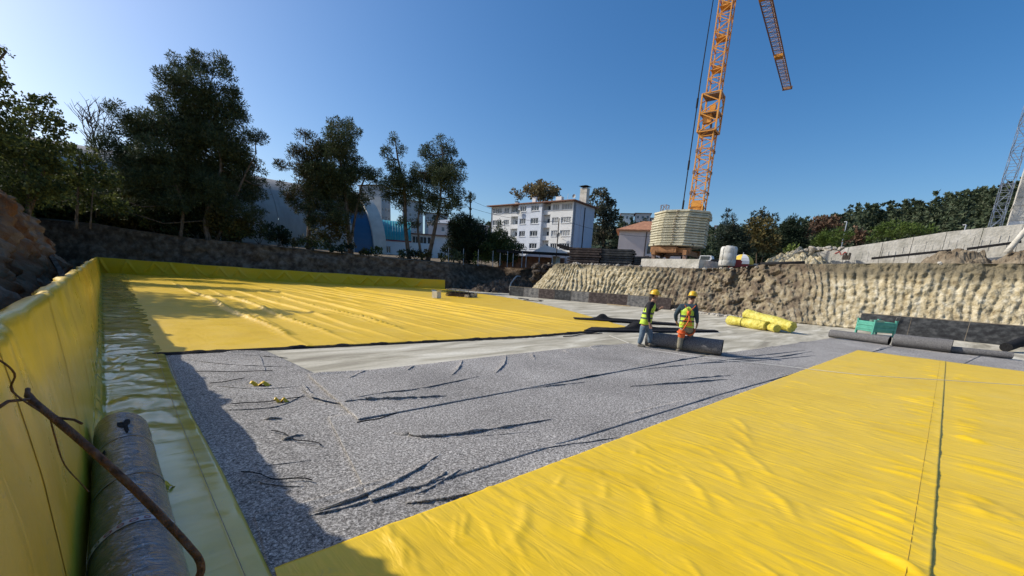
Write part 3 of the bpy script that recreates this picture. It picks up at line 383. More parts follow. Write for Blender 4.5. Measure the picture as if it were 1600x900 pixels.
# right yellow membrane (two welded runs of it) ---------------------
def yel_right(label, near, far, nu, nv, z0, seed, rd, lap=0):
    X, Y = lofted(near, far, nu, nv, 1.5)
    k = np.clip((X-.8)/3, .25, 1)
    Z = z0 + .018*(vfbm(X*.8, Y*1.2, 21)+.45) + .010*vfbm(X*2.3, Y*1.5, 25)
    Z = Z + .007*np.abs(vfbm(X*5.5, Y*1.6, seed+7))*2
    for r in rd: Z = Z + ridge(X, Y, *r)
    if lap: Z = Z + np.exp(-((Y+.30)/.05)**2)*(.000+.020*np.clip(vfbm(X*4.5, X*0, seed+40)*3-.1,0,1)*np.clip(1.3-X/14,.25,1))
    return tag(sheet('membrane_sheet', X, Y, Z, M['yel_right'], skirt=.012), label, 'membrane', 'yellow membrane sheets')
r_ = random.Random(3); RR = []
for i in range(46):
    x = 3.9 + 14*r_.random()**1.9; a = r_.uniform(-.22,.22); l = r_.uniform(.25,.75)
    RR.append(([(x, -.28),(x+a*.5,-.3+l*.5),(x+a,-.3+l)], r_.uniform(.010,.026), r_.uniform(.02,.04)))
for x, y, l in ((5.1,1.15,.55),(5.5,1.45,.5),(5.95,1.55,.45),(4.6,1.25,.45),(6.4,1.7,.35),(3.9,1.3,.5),(3.3,1.5,.5),(4.3,.7,.45),(2.6,1.7,.4),(2.2,2.0,.35)):
    RR.append(([(x+.22,y+l*.6),(x,y),(x-.3,y-l*.45)], .013, .05))
for i in range(230):
    x = 1.2+17*r_.random()**1.4; y = r_.uniform(-.1,2.3)
    RR.append(([(x,y),(x+r_.uniform(-.12,.12),y+r_.uniform(.08,.25)),(x+r_.uniform(-.2,.2),y+r_.uniform(.3,.6))], r_.uniform(.003,.012), r_.uniform(.022,.05)))
m1 = yel_right('yellow membrane run in the foreground whose long edge meets the grey felt', [(.3,-.30),(19.2,-.30)], [(.56,2.66),(6,2.46),(12,2.22),(19.16,1.92)], 620, 150, .036, 21, RR, 1)
RR2 = [([(x, -.42),(x+r_.uniform(-.12,.12),-.42-r_.uniform(.2,.7))], r_.uniform(.016,.036), r_.uniform(.03,.045)) for x in [3.0+14*r_.random()**1.7 for _ in range(44)]]
for i in range(40):
    x = 3+15*r_.random()**1.5; y = r_.uniform(-2.4,-.6); RR2.append(([(x,y),(x+r_.uniform(-.5,.5),y+r_.uniform(.1,.5))], r_.uniform(.006,.016), r_.uniform(.03,.06)))
# second run laps over the first along the seam, its edge slightly scalloped
m2 = yel_right('yellow membrane run at the right frame edge, beyond the long lapped seam', [(.3,-5.5),(19.28,-5.5)], [(.3,-.2),(19.26,-.2)], 420, 140, .026, 31, RR2)
# the stitched guide line printed along each run
co_ = np.array([v.co[:] for v in m1.data.vertices]); co_ = co_[abs(co_[:,1]+.172) < .02]; co_ = co_[np.argsort(co_[:,0])]
mb = MB(); mb.tube([(float(q[0]), -.172, float(q[2])+.0015) for q in co_[::4] if q[2] > .03 and .6 < q[0] < 19.1], .0026, 4)
mb.build('guide_line', mat('seam_line_ink', [(.5,.33,.03)], rough=.8), m1)

# left yellow membrane: runs welded side by side ---------------------
near = [(.5,10.95),(2.5,10.64),(4.35,10.33),(6.6,9.95),(8.2,9.75),(10.1,9.47),(12.7,9.5),(15.3,9.3),(16.6,9.75)]
far = [(.2,62.2),(29.4,43.2)]
X, Y = lofted(near, far, 350, 350, 1.0, 1.9, 3.0)
U = (X-.5)/(1+(Y-10)*.016)            # the runs fan out a little with distance
Z = .030 + .03*(vfbm(X*.5, Y*.35, 41)+.4) + .015*vfbm(X*1.4, Y*.8, 44)
r_ = random.Random(11); folds = []
for i, x0 in enumerate((2.85,4.0,5.3,6.3,7.4,8.5,9.4,10.5,11.4,12.3,13.3,14.3,15.2)):
    sl = .012+.03*x0/15+r_.uniform(-.008,.008); P_ = [(x0+.5+sl*(y-10)*(1+.2*math.sin(y*.3+i))+.10*math.sin(y*.55+i*2)*(y>13), y) for y in np.linspace(10.4 if x0 < 9 else 9.9, r_.uniform(36,52), 40)]
    folds.append(P_); Z = Z + ridge(X, Y, P_, r_.uniform(.07,.115), r_.uniform(.07,.11), asym=0)
    for _ in range(3):
        y0 = r_.uniform(10.5,20); x1 = x0+r_.uniform(.2,.9); Z = Z + ridge(X, Y, [(x1+.5,y0),(x1+.55+r_.uniform(-.2,.3),y0+r_.uniform(1.5,5)),(x1+.7+r_.uniform(-.3,.4),y0+r_.uniform(5,9))], r_.uniform(.025,.05), .07)
for P_ in folds[:2]+folds[3:4]:        # puckers across the welded seams
    for i in range(34):
        y = 12.5+i*.42+r_.uniform(-.1,.1); x = np.interp(y, [p[1] for p in P_], [p[0] for p in P_])
        Z = Z + ridge(X, Y, [(x-.25,y+.1),(x+.3,y-.08)], r_.uniform(.03,.08), .08)
ml = tag(sheet('membrane_sheet', X, Y, Z, M['yel_left'], skirt=.03), 'large yellow membrane field with long folds in front of the far yellow wall', 'membrane', 'yellow membrane sheets')
# black underside curling out along the near edge
P_ = resample(near, 260); nn = len(P_); r_ = random.Random(5)
w = [.035+.05*abs(fbm(i*.09,0,3))+(.10 if i > 110 else 0)*abs(fbm(i*.21,5,3)) for i in range(nn)]
V = []; Fc = []
for i, (x, y) in enumerate(P_):
    h = .035+.05*max(0, fbm(i*.13,2,7)); V += [(x,y+.03,h+.02),(x+.01,y-w[i]*.5,h),(x,y-w[i]-.02,.008)]
for i in range(nn-1): a = i*3; Fc += [(a,a+3,a+4,a+1),(a+1,a+4,a+5,a+2)]
mesh_obj('curled_underside', V, Fc, M['felt_dark'], ml, True)

# glossy strip along the left wall ----------------------------------
yy = np.r_[np.linspace(-4,2,16), np.linspace(2.1,14,300), np.linspace(14.2,61.8,220)]
ex = np.interp(yy, [-4,2.7,4.4,6.4,9,11,14.4,19.4,30,44,62], [.55,.54,.58,.59,.63,.70,.77,.93,1.12,1.42,1.7])
v = np.linspace(0,1,40)
X = -.295 + (ex[:,None]+.295)*v[None,:]; Y = np.repeat(yy[:,None], 40, 1)
Z = .05 + .022*(vfbm(X*1.2, Y*3.2, 61)+.4) + .014*np.sin(Y*8.5+16*vfbm(X*1.3,Y*.55,62)+X*2.5)*np.clip((Y-5)/2,0,1)*np.clip(vfbm(X*2.6,Y*1.1,65)*7+.45,0,1.2) + .008*np.sin(Y*15+20*vfbm(X*2,Y*.9,68)-X*4)*np.clip((Y-5)/3,0,1)*np.clip(vfbm(X*3,Y*1.5,69)*7+.3,0,1)
Z = Z*(1-.5*v[None,:]**6) + .12*np.exp(-((X+.295)/.05)**2)
Z[:, -1] -= .012
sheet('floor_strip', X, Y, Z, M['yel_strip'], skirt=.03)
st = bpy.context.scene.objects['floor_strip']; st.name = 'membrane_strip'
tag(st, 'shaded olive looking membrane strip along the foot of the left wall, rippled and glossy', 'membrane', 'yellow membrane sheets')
mb = MB(); mb.tube([(float(np.interp(y,[2.7,4.4,6.4,11],[.40,.42,.44,.56])), y, .075) for y in np.linspace(2,11,40)], .0025, 4)
mb.build('guide_line', M['wood'], st)

# left upstand wall wrapped in membrane ------------------------------
wall = empty('upstand_wall', (-.4,20,0), 0, 'low wall wrapped in yellow membrane from left foreground to far corner', 'wall')
yy = np.r_[np.linspace(-4,1.5,14), np.linspace(1.6,16,260), np.linspace(16.2,62.7,260)]
zz = np.linspace(0.02,1.0,44); HW = 1.60
Y = np.repeat(yy[:,None], 44, 1); ZZ = np.repeat(zz[None,:], len(yy), 0)
hv = HW + .02*np.sin(yy*1.9)+.03*vfbm(yy*.9, yy*0, 71) + .05*np.clip((yy-12)/10,0,1)*vfbm(yy*.45, yy*0, 73)*2
Xw = -.30 + .035*vfbm(Y*1.1, ZZ*1.2, 75) + .014*np.sin(Y*5+4*vfbm(Y*.8,ZZ*2,76))*np.clip((Y-7)/6,0,1) + .02*(1-ZZ)**3
# soft drapes: the cloth leans back at the top here and there
Xw = Xw - (.03+.05*np.clip(vfbm(Y*2.6, ZZ*.25, 78)*3,0,1)+.05*np.clip(vfbm(Y*.6, ZZ*.2, 79)*3,0,1))*np.clip((ZZ-.6)/.4,0,1)**1.5*1.0
V = np.stack([Xw, Y, ZZ*hv[:,None]], -1)
lip = []                                # rounded lip going over the form
for k, (dx, dz) in enumerate(((-.012,.018),(-.035,.03),(-.07,.026),(-.095,.0),(-.10,-.12),(-.10,-.45))):
    q = V[:,-1].copy(); q[:,0] += dx*(1+.3*np.sin(yy*3+k)); q[:,2] += dz; lip.append(q)
V = np.concatenate([V, np.stack(lip,1)], 1); n0, n1 = V.shape[:2]
idx = np.arange(n0*n1).reshape(n0,n1)
F = np.stack([idx[:-1,:-1], idx[:-1,1:], idx[1:,1:], idx[1:,:-1]], -1).reshape(-1,4)
o = mesh_obj('membrane_cover', V.reshape(-1,3)-np.array([-.4,20,0]), F[:, ::-1], M['yel_wall'], wall, True)
for q in range(14):                     # vertical welds between the lengths of membrane
    i0 = int(np.argmin(abs(yy-(2.55+q*2.05)))); c_ = V[i0, 2:45]; c1_ = V[i0+1, 2:45]; m_ = len(c_); A_ = np.stack([c_, c1_*.0+c_], 1); dy = .03
    A_[:,0,1] -= dy/2; A_[:,1,1] += dy/2; A_[:,:,0] += .003
    Fq = [(2*k, 2*k+1, 2*k+3, 2*k+2) for k in range(m_-1)]
    mesh_obj('weld_seam', A_.reshape(-1,3)-np.array([-.4,20,0]), np.array(Fq), M['yel_right'], wall, True)
mb = MB(); mb.box((-.09,9.3,.62),(.08,66,1.22)); mb.build('form_board', M['ply_brown'], wall)

# far wall wrapped in membrane ---------------------------------------
P0, P1 = np.array([-.38,63.03]), np.array([29.9,43.05]); e = P1-P0; Lb = np.hypot(*e); e = e/Lb; nrm = np.array([e[1], -e[0]])
if nrm[1] > 0: nrm = -nrm
ss = np.linspace(0, Lb, 420); zz = np.linspace(0.01,1,26); S = np.repeat(ss[:,None],26,1); ZZ = np.repeat(zz[None,:],420,0)
hh = np.interp(ss, [0,14,Lb], [1.62,1.32,1.10])+.02*np.sin(ss*1.1)
D_ = .10*vfbm(S*.8, ZZ*1.0, 81) + .03*(1-ZZ)
r_ = random.Random(4)
for i in range(16):                     # swags hanging between fixing points
    a = .5+i*2.2+r_.uniform(-.5,.5)
    for q in range(3):
        b = r_.uniform(.6,1.6)*r_.choice((-1,1)); c0 = a; D_ = D_ + .10*np.exp(-((S-(c0+b*(1-ZZ)**1.4))/.10)**2)*np.clip((1-ZZ)*3,0,1)*np.clip(ZZ*3,0,1)
V = np.stack([P0[0]+e[0]*S+nrm[0]*D_, P0[1]+e[1]*S+nrm[1]*D_, ZZ*hh[:,None]], -1)
q = V[:,-1].copy(); q[:,0] -= nrm[0]*.12; q[:,1] -= nrm[1]*.12; q2 = q.copy(); q2[:,2] = 0
V = np.concatenate([V, q[:,None], q2[:,None]], 1); idx = np.arange(420*28).reshape(420,28)
F = np.stack([idx[:-1,:-1], idx[1:,:-1], idx[1:,1:], idx[:-1,1:]], -1).reshape(-1,4)
tag(mesh_obj('upstand_wall', V.reshape(-1,3), F, M['yel_back'], None, True), 'far low wall draped in dull yellow membrane with sagging folds under the dark earth bank', 'wall')

# black folded membrane flaps at the right end of the yellow field
def flap(label, near, far, ridges, z0=.05):
    X, Y = lofted(near, far, 70, 26); Z = z0+.05*(vfbm(X*1.1,Y*1.6,91)+.4)
    for r in ridges: Z = Z+ridge(X,Y,*r)
    tag(sheet('folded_membrane', X, Y, Z, M['felt_dark'], skirt=.05), label, 'membrane', 'black undersides of folded membrane')
flap('black underside of folded membrane at the end of the yellow field, farther flap', [(16.6,12.7),(17.6,11.6),(18.8,10.4),(20.4,9.0)], [(17.0,13.1),(18.4,12.2),(19.6,10.9),(20.8,9.3)], [([(17.6,12.1),(18.3,11.9)], .28,.22), ([(17,12.6),(20,9.8)], .10,.1)], .08)
flap('black underside of folded membrane nearest the worker in the black sleeves', [(13.2,9.6),(14.6,8.9),(16.2,8.1),(19.6,6.9)], [(14.4,10.1),(15.7,9.5),(17.0,8.7),(19.9,7.2)], [([(15.6,9.2),(16.2,8.7)], .30,.25), ([(14,9.5),(18.5,7.6)], .12,.12)], .06)
# thin black rope along the far edge of the gap
mb = MB(); mb.tube([(10.5+i*.25, 9.35-.05*math.sin(i*1.3)-.012*i, .03) for i in range(14)], .02, 5); mb.tube([(11.2+i*.25, 9.0-.08*math.sin(i*.9), .03) for i in range(10)], .018, 5)
tag(mb.build('cord', M['felt_dark'], None, True), 'black cord lying on the concrete along the torn membrane edge', 'cord')
# white string stretched over slab, felt and membrane
pts = [(13.23,8.45,.02),(12.3,7.2,.03),(11.55,6.25,.03),(11.6,5.3,.04),(11.75,4.3,.05),(12.3,3.1,.06),(12.96,1.18,.08),(14.2,-.3,.09),(15.4,-1.63,.09),(17,-3.4,.09)]
mb = MB(); mb.tube(smooth_pts(pts), .008, 5); tag(mb.build('string', mat('white_string', [(.7,.69,.64)]), None, True), 'long white string line crossing the felt and the right yellow sheet', 'string')
# yellow off-cuts
for (x, y, s, z, lb) in ((1.62,7.47,.11,.025,'small yellow membrane scrap on the grey felt, farther of the two'), (1.63,6.38,.07,.02,'small yellow membrane scrap on the grey felt, nearer of the two'), (.10,4.27,.08,.085,'curled yellow scrap on the shaded strip beside the wrapped roll')):
    X, Y = np.meshgrid(np.linspace(-1.3,1.3,12)*s, np.linspace(-.5,.5,6)*s)
    Z = .03+.03*np.sin(X/s*4)*1+.015*np.cos(Y/s*7)
    o = sheet('membrane_scrap', X+.2*Y, Y, Z, M['yel_left'], skirt=.004); o.location = (x,y,z-.01); o.rotation_euler = (0,0,-.6)
    tag(o, lb, 'scrap', 'yellow scraps')
# fine tears and fibres lying on the felt
mb = MB(); r_ = random.Random(9)
for x, y, a, l in ((1.0,7.9,.2,.5),(1.05,6.55,-.2,.9),(.7,4.25,-.9,.7),(1.2,5.2,-1.2,.8),(.95,8.9,-.5,1.2),(2.1,4.9,.1,.7)):
    p = [(x+math.cos(a)*l*t+.03*math.sin(9*t), y+math.sin(a)*l*t+.03*math.cos(7*t), .032) for t in np.linspace(0,1,10)]; mb.tube(p, .007, 4)
tag(mb.build('thread', M['felt_dark'], None, True), 'loose black threads scattered over the shaded grey felt', 'threads', kind='stuff')
# ------------------------------------------------------------------ ground outside the pit
TAB = [(-180,5,3.4),(-60,6,3.4),(-20,10,3.5),(-5,60,5.2),(0,64,5.1),(7,60,4.2),(12.5,58,4.05),(20,55.7,3.6),(34.6,54,3.2),(42,56,3.2),(46,56,3.4),(51,50,3.6),(56,46,3.55),(60,40,3.5),(68.5,36.6,3.35),(78,35,3.75),(85.6,34,3.95),(95,34,4.0),(130,30,4),(180,5,3.4)]
def gz(x, y):
    th = math.degrees(math.atan2(x, y)); d = math.hypot(x, y)
    d0 = np.interp(th, [t[0] for t in TAB], [t[1] for t in TAB]); z0 = np.interp(th, [t[0] for t in TAB], [t[2] for t in TAB])
    e = max(0, d-d0); return float(z0 + .045*min(e, 70) + .02*min(max(e-70,0), 150))
# foot and top lines of the cut banks (foot xy, top xyz), going round the pit
RIGHT = [((33,-17),(35.2,-17,4.1)),((32.6,-2),(34.6,-2,4.02)),((32.3,3.3),(34.3,3.3,3.94)),((32.0,5.3),(34.3,6.3,3.85)),((32.4,8.3),(34.6,9.6,3.78)),((33.0,11.5),(35.2,12.2,3.55)),((33.3,15.0),(34.9,15.0,3.38)),((33.1,20),(34.5,20,3.36)),((32.5,25.5),(34.2,26.3,3.48)),((32.2,29.5),(34.1,28.6,3.52)),((33.2,32.4),(34.8,29.6,3.5))]
CORNER = [((33.2,32.4),(34.8,29.6,3.5)),((38,34),(38.6,31,3.5)),((42,36),(42.6,33.5,3.6)),((43,40),(45,39,3.4)),((40,43.5),(42,45.5,3.2)),((35,44.2),(36.6,46.6,3.15)),((31.2,43.5),(31.9,44.9,3.18))]
BACK = [((31.2,43.5),(31.9,44.9,3.18)),((24.3,47.9),(25,49.0,3.4)),((18.2,52.0),(19,53.0,3.65)),((12.0,56.0),(12.7,57.1,4.05)),((7.0,59.3),(7.8,60.3,4.25)),((2.0,62.6),(2.7,63.6,4.75)),((-.6,64.4),(0,65.2,5.15)),((-6,67.5),(-5.5,69,5.2)),((-10,68),(-12,71.5,5.2))]
LEFT = [((-10,68),(-12,71.5,5.2)),((-8.5,56),(-12,57,5.0)),((-6.5,47),(-10,48,4.6)),((-3.2,41),(-7.5,42,3.9)),((-1.5,38.5),(-4.6,36.5,3.5)),((-1.15,33),(-3.3,31.5,3.6)),((-1.1,27.5),(-2.5,27,3.65)),((-1.1,22),(-2.2,22,3.62)),((-1.1,16),(-2.1,16,3.4)),((-1.1,10),(-2.1,10,3.45)),((-1.0,5.5),(-1.8,5.5,3.45)),((-.9,3.5),(-1.55,3.6,3.9)),((-.9,1),(-1.5,1.4,3.8)),((-1,-4),(-2,-4,3.5)),((-1.3,-12),(-2.2,-12,3.4)),((-1,-17.5),(-2,-18.5,3.4))]
REAR = [((-1,-17.5),(-2,-18.5,3.4)),((16,-17.6),(16,-19.5,3.7)),((33,-17),(35.2,-17,4.1))]
def bank(name, pairs, step, nt, disp, mat_, label=None, prof=1.0, lift=0):
    L = [0]
    for a, b in zip(pairs[:-1], pairs[1:]): L.append(L[-1]+max(math.hypot(b[0][0]-a[0][0], b[0][1]-a[0][1]), math.hypot(b[1][0]-a[1][0], b[1][1]-a[1][1])*.6))
    n = max(3, int(L[-1]/step)); s = np.linspace(0, L[-1], n)
    A = np.array([[np.interp(q, L, [p[0][k] for p in pairs]) for k in (0,1)] for q in s]); B = np.array([[np.interp(q, L, [p[1][k] for p in pairs]) for k in (0,1,2)] for q in s])
    V = []
    for i in range(n):
        d = A[i]-B[i,:2]; d = d/np.hypot(*d)
        for j in range(nt):
            t = j/(nt-1); x = A[i,0]*(1-t)+B[i,0]*t; y = A[i,1]*(1-t)+B[i,1]*t; z = B[i,2]*(math.sin(t*PI/2)**prof if prof < 1 else t) - .05*(j==0)
            q = disp(s[i], t, x, y, z); e = 1.0 if 0 < j < nt-1 else (.6 if j else .3)
            V.append((x+d[0]*q*e, y+d[1]*q*e, z + (0 if j in (0,) else .3*q*e*(t>.8)*lift)))
    idx = np.arange(n*nt).reshape(n,nt); F = np.stack([idx[:-1,:-1], idx[:-1,1:], idx[1:,1:], idx[1:,:-1]], -1).reshape(-1,4)
    o = mesh_obj(name, np.array(V), F, mat_, None, False); o['kind'] = 'structure'; return o
def d_cut(s, t, x, y, z):
    rub = min(1.0, max(0, 1.5*(1-abs(y-10.6)/(4.6+1.2*noise.noise(Vector((t*2,3,1)))))))                               # collapsed stretch
    ph = s + .35*t*(1 if y > 16 else -.6) + .45*noise.noise(Vector((s*.45, t*1.6, 1)))
    k = (ph/(.44 if y > 9 else .37)) % 1.0; teeth = min(k/.20,1.0)*(1-k)**.55*1.25             # saw shaped scores of the bucket teeth
    amp = (.18+.16*noise.noise(Vector((s*.25, t*1.5, 5))))*(.60 if y < 8 else .78)*(1-rub)*(.35 if t > .86 else 1)
    big = (.22 if y > 8 else .12)*fbm(s*.35, t*1.4, 2, 3); fine = .15*fbm(s*1.8, z*1.8, 4, 4) + .08*fbm(s*5.0, z*5.0, 8, 4)
    r = rub*(.7*fbm(s*.5, z*.7, 12, 6) + .15 - .55*abs(fbm(s*1.1+z*.5, z*1.5, 15, 5)) + .7*(1-t)**2)
    return teeth*amp + big + fine + r + .35*(1-t)**4*(y < 8)
def d_rough(s, t, x, y, z): return .35*fbm(s*.3, z*.5, 3, 4) + .16*fbm(s*1.1, z*1.6, 6, 4) + .07*fbm(s*4, z*4, 9, 3)
def d_rock(s, t, x, y, z):
    f = abs(fbm(s*.45+z*.5, z*.6, 21, 4)); return .55*f - .15 + .38*fbm(s*.8, z*1.2, 24, 6) + .16*fbm(s*3.0, z*3.5, 28, 4) - .25*(t > .93)*0
bank('cut_bank', RIGHT, .055, 72, d_cut, M['cut'], lift=.5)
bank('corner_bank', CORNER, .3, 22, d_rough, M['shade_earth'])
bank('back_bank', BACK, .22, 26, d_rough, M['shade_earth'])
bank('left_bank', LEFT, .08, 60, d_rock, M['rock'], prof=.85)
bank('rear_bank', REAR, .8, 10, d_rough, M['soil'])
# ground sheet around the pit, out to the horizon
loop = []
for seg in (RIGHT, CORNER, BACK, LEFT, REAR):
    for a, b in zip(seg[:-1], seg[1:]):
        n = max(1, int(math.hypot(b[1][0]-a[1][0], b[1][1]-a[1][1])/1.5))
        for i in range(n): t = i/n; loop.append(tuple(a[1][k]*(1-t)+b[1][k]*t for k in range(3)))
V = []; Fc = []; n = len(loop); SC = [1, 1.03, 1.08, 1.16, 1.3, 1.5, 1.8, 2.3, 3.2, 5, 9, 20, 60, 150]; cx, cy = 14, 20
for j, s in enumerate(SC):
    for i, (x, y, z) in enumerate(loop):
        # outward offset of the pit edge so the ring never folds back over the pit
        dx, dy = x-cx, y-cy; X_, Y_ = cx+dx*s, cy+dy*s
        zz = z-.02 if j == 0 else gz(X_, Y_)*.7+z*.3 if j < 3 else gz(X_, Y_)
        V.append((X_, Y_, zz + (.12*fbm(X_*.4, Y_*.4, 3) if 0 < j < 8 else 0)))
for j in range(len(SC)-1):
    for i in range(n): a = j*n+i; b = j*n+(i+1)%n; Fc.append((a, b, b+n, a+n))
mesh_obj('ground', V, Fc, M['soil'])['kind'] = 'structure'

# ------------------------------------------------------------------ rubble
def rock_mesh(seed, mat_):
    bm = bmesh.new(); bmesh.ops.create_icosphere(bm, subdivisions=2, radius=1); r_ = random.Random(seed); o_ = r_.random()*50
    for v in bm.verts: v.co *= 1+.55*noise.noise(v.co*1.3+Vector((o_,0,0)))+.2*noise.noise(v.co*3+Vector((0,o_,0))); v.co.z *= .75
    me = bpy.data.meshes.new('stone'); bm.to_mesh(me); bm.free(); me.materials.append(mat_); return me
ROCKS = [rock_mesh(i, M['stone']) for i in range(5)]; DROCKS = [rock_mesh(i+9, M['stone_dark']) for i in range(4)]
def rubble(name, pts, meshes, label):     # many small stones joined into one object
    V = []; Fc = []
    for (x, y, z, s) in pts:
        me = random.choice(meshes); R = Matrix.Rotation(random.random()*6.3, 3, 'Z') @ Matrix.Rotation(random.random(), 3, 'X'); b = len(V)
        V += [tuple(R @ v.co*s + Vector((x,y,z))) for v in me.vertices]; Fc += [tuple(b+i for i in p.vertices) for p in me.polygons]
    return tag(mesh_obj(name, V, Fc, meshes[0].materials[0]), label, name, kind='stuff')
r_ = random.Random(2)
rubble('foot_rubble', [(33.0-.1*max(0,1-abs(y-11)/4)*12+r_.gauss(-.15,.22), y, .02, r_.uniform(.03,.16)) for y in [r_.uniform(3.4,15.3) for _ in range(330)]], ROCKS, 'loose stones along the foot of the collapsed stretch of the pale cut bank')
rubble('edge_rubble', [(35.0+r_.gauss(0,.4), y, gz(34.9,y)-.02, .04+.16*r_.random()**3) for y in [r_.choice((r_.uniform(-4,29),r_.gauss(12,2.5),r_.gauss(24,3))) for _ in range(150)]], ROCKS, 'pale stones scattered along the top edge of the cut bank')
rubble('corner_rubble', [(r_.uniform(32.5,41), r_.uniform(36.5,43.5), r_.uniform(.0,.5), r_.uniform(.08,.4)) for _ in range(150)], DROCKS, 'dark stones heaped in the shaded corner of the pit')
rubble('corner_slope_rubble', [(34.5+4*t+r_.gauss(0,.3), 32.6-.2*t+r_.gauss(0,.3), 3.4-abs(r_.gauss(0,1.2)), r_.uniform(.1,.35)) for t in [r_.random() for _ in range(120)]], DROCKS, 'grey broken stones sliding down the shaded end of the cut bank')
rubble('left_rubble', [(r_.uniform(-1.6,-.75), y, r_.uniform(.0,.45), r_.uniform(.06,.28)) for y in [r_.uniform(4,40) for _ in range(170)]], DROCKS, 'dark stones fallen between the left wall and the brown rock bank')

def mound(name, c, rx, ry, h, mat_, label, cat, seed, n=44, rz=0):
    V = []; Fc = []; cs, sn = math.cos(rz), math.sin(rz)
    for j in range(n+1):
        for i in range(n+1):
            u, v = i/n*2-1, j/n*2-1; r = math.hypot(u, v); k = max(0, 1-r)
            z = h*(1-math.exp(-k*1.9))*1.18*(1+.35*fbm(u*2.2+seed, v*2.2, 1)) + .22*h*fbm(u*6, v*6+seed, 2)*min(1,k*4); x, y = u*rx, v*ry
            V.append((x*cs-y*sn, x*sn+y*cs, max(z, 0)-.12))
    for j in range(n):
        for i in range(n): a = j*(n+1)+i; Fc.append((a, a+1, a+n+2, a+n+1))
    return tag(mesh_obj(name, V, Fc, mat_, None, False, c), label, cat)
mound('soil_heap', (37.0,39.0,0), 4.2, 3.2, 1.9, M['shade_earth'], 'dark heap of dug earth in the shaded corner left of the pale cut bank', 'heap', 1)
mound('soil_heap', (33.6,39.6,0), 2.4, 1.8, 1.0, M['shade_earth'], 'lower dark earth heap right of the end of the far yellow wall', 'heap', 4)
mound('soil_heap', (44.5,.3,gz(44.5,.3)-.15), 1.9, 2.1, 1.35, M['soil'], 'conical brown soil heap in front of the right half of the concrete ramp', 'heap', 7)
mound('soil_heap', (44.6,-3.0,gz(44,-3)-.15), 2.2, 2.0, 1.2, M['soil'], 'brown soil heap at the right edge of the frame on the bank', 'heap', 9)
mound('rubble_heap', (46.4,10.6,gz(46,10)-.2), 2.0, 2.9, 1.7, M['cut'], 'pale rubble heap at the low left end of the concrete ramp', 'heap', 12)
mound('soil_heap', (43.0,13.6,gz(43,13.6)-.1), 1.0, 1.4, .5, M['soil'], 'small brown heap beside the red box and parasol', 'heap', 14)
for i in range(14):
    o = link(bpy.data.objects.new('boulder', ROCKS[i % 5])); s = r_.uniform(.16,.34); o.scale = (s,s,s*.9); t = i/13
    o.location = (45.7+.3*r_.random(), 12.6-5.2*t, gz(46,11)+.10+1.45*math.sin(min(1,t*1.25+.08)*PI/2)); o.rotation_euler = (r_.random(),0,r_.random()*6)
    tag(o, ORD[i]+' pale boulder from the left along the crest of the rubble heap', 'boulder', 'boulders on the pale rubble heap')
# pale hose and slab pieces in the dark corner
mb = MB(); mb.tube([(33.8,35.6,.4),(34.3,36.1,.9),(35.2,36.9,1.2),(36.6,37.8,1.75),(37.6,38.4,2.05),(38.4,38.6,2.0)], .085, 8)
tag(mb.build('hose', M['paleconc'], None, True), 'pale hose lying over the dark earth heap in the shaded corner', 'hose')

# ------------------------------------------------------------------ board walls
def board_wall(label, a, b, n, h, cols, extra=None, bevel_top=True):
    a, b = Vector((*a,0)), Vector((*b,0)); d = b-a; L = d.length/n; dn = d.normalized(); rz = math.atan2(dn.y, dn.x); t = empty('board_wall', a, 0, label, 'wall', 'plywood board walls at the foot of the bank')
    r_ = random.Random(int(h*100)+n)
    for i in range(n):
        c = d*((i+.5)/n); hh = h; mb = MB(); off = r_.uniform(-.012,.012)
        mb.box((c.x-dn.y*off, c.y+dn.x*off, hh/2+.005), (L-.022, .045, hh), rz); mb.build('panel', M[cols[i % len(cols)]], t)
        mb = MB(); c2 = d*(i/n); mb.box((c2.x-(-dn.y)*-.0, c2.y, hh/2+.01), (.018, .052, hh+.005), rz); mb.build('joint_strip', M['lath'], t)
    mb = MB(); c = d*.5; mb.box((c.x, c.y, h+.022), (d.length, .055, .03), rz); mb.build('top_rail', M['lath'], t)
    for i in range(n+1):
        c = d*(i/n); w = Vector((-dn.y, dn.x, 0))*(-1 if dn.y < 0 else 1)
        w = Vector((1,0,0)); mb = MB(); mb.bar(c+w*.06+Vector((0,0,h*.9)), c+w*.7+Vector((0,0,.05)), .05); mb.build('brace', M['wood'], t)
    return t
bw = board_wall('long dark plywood board wall at the bank foot behind the two workers', (30.55,32.2), (32.85,15.55), 9, .93, ['ply_black','ply_grey','ply_brown','ply_black','ply_grey','ply_brown','ply_brown','ply_grey','ply_brown'])
bw2 = board_wall('black plywood board wall at the right edge behind the green crate', (31.1,3.35), (29.75,-9.4), 6, .96, ['ply_black','ply_black','ply_black','ply_black'])
mb = MB(); mb.bar((31.0,2.1-.2,.0),(30.75,1.72,.92),.18,.03); tag(mb.build('plank', M['ply_grey']), 'grey board leaning upright against the black plywood wall beside the green crate', 'plank')
mb = MB(); mb.box((31.6,19.6,.05),(.12,2.1,.06),.13); tag(mb.build('plank', M['wood']), 'thin sawn plank lying at the foot of the board wall left of the workers', 'plank')
mb = MB(); mb.box((27.4,27.0,.04),(.2,1.5,.05),-.2); tag(mb.build('plank', M['felt_dark']), 'dark plank lying on the bare concrete beyond the yellow field', 'plank')
mb = MB(); mb.box((26.4,24.9,.03),(.3,1.6,.03),.5); mb.box((27.6,25.0,.03),(.2,.9,.03),-.5); tag(mb.build('debris', M['felt_dark']), 'dark strip of debris on the concrete nearer than the dark plank', 'debris')

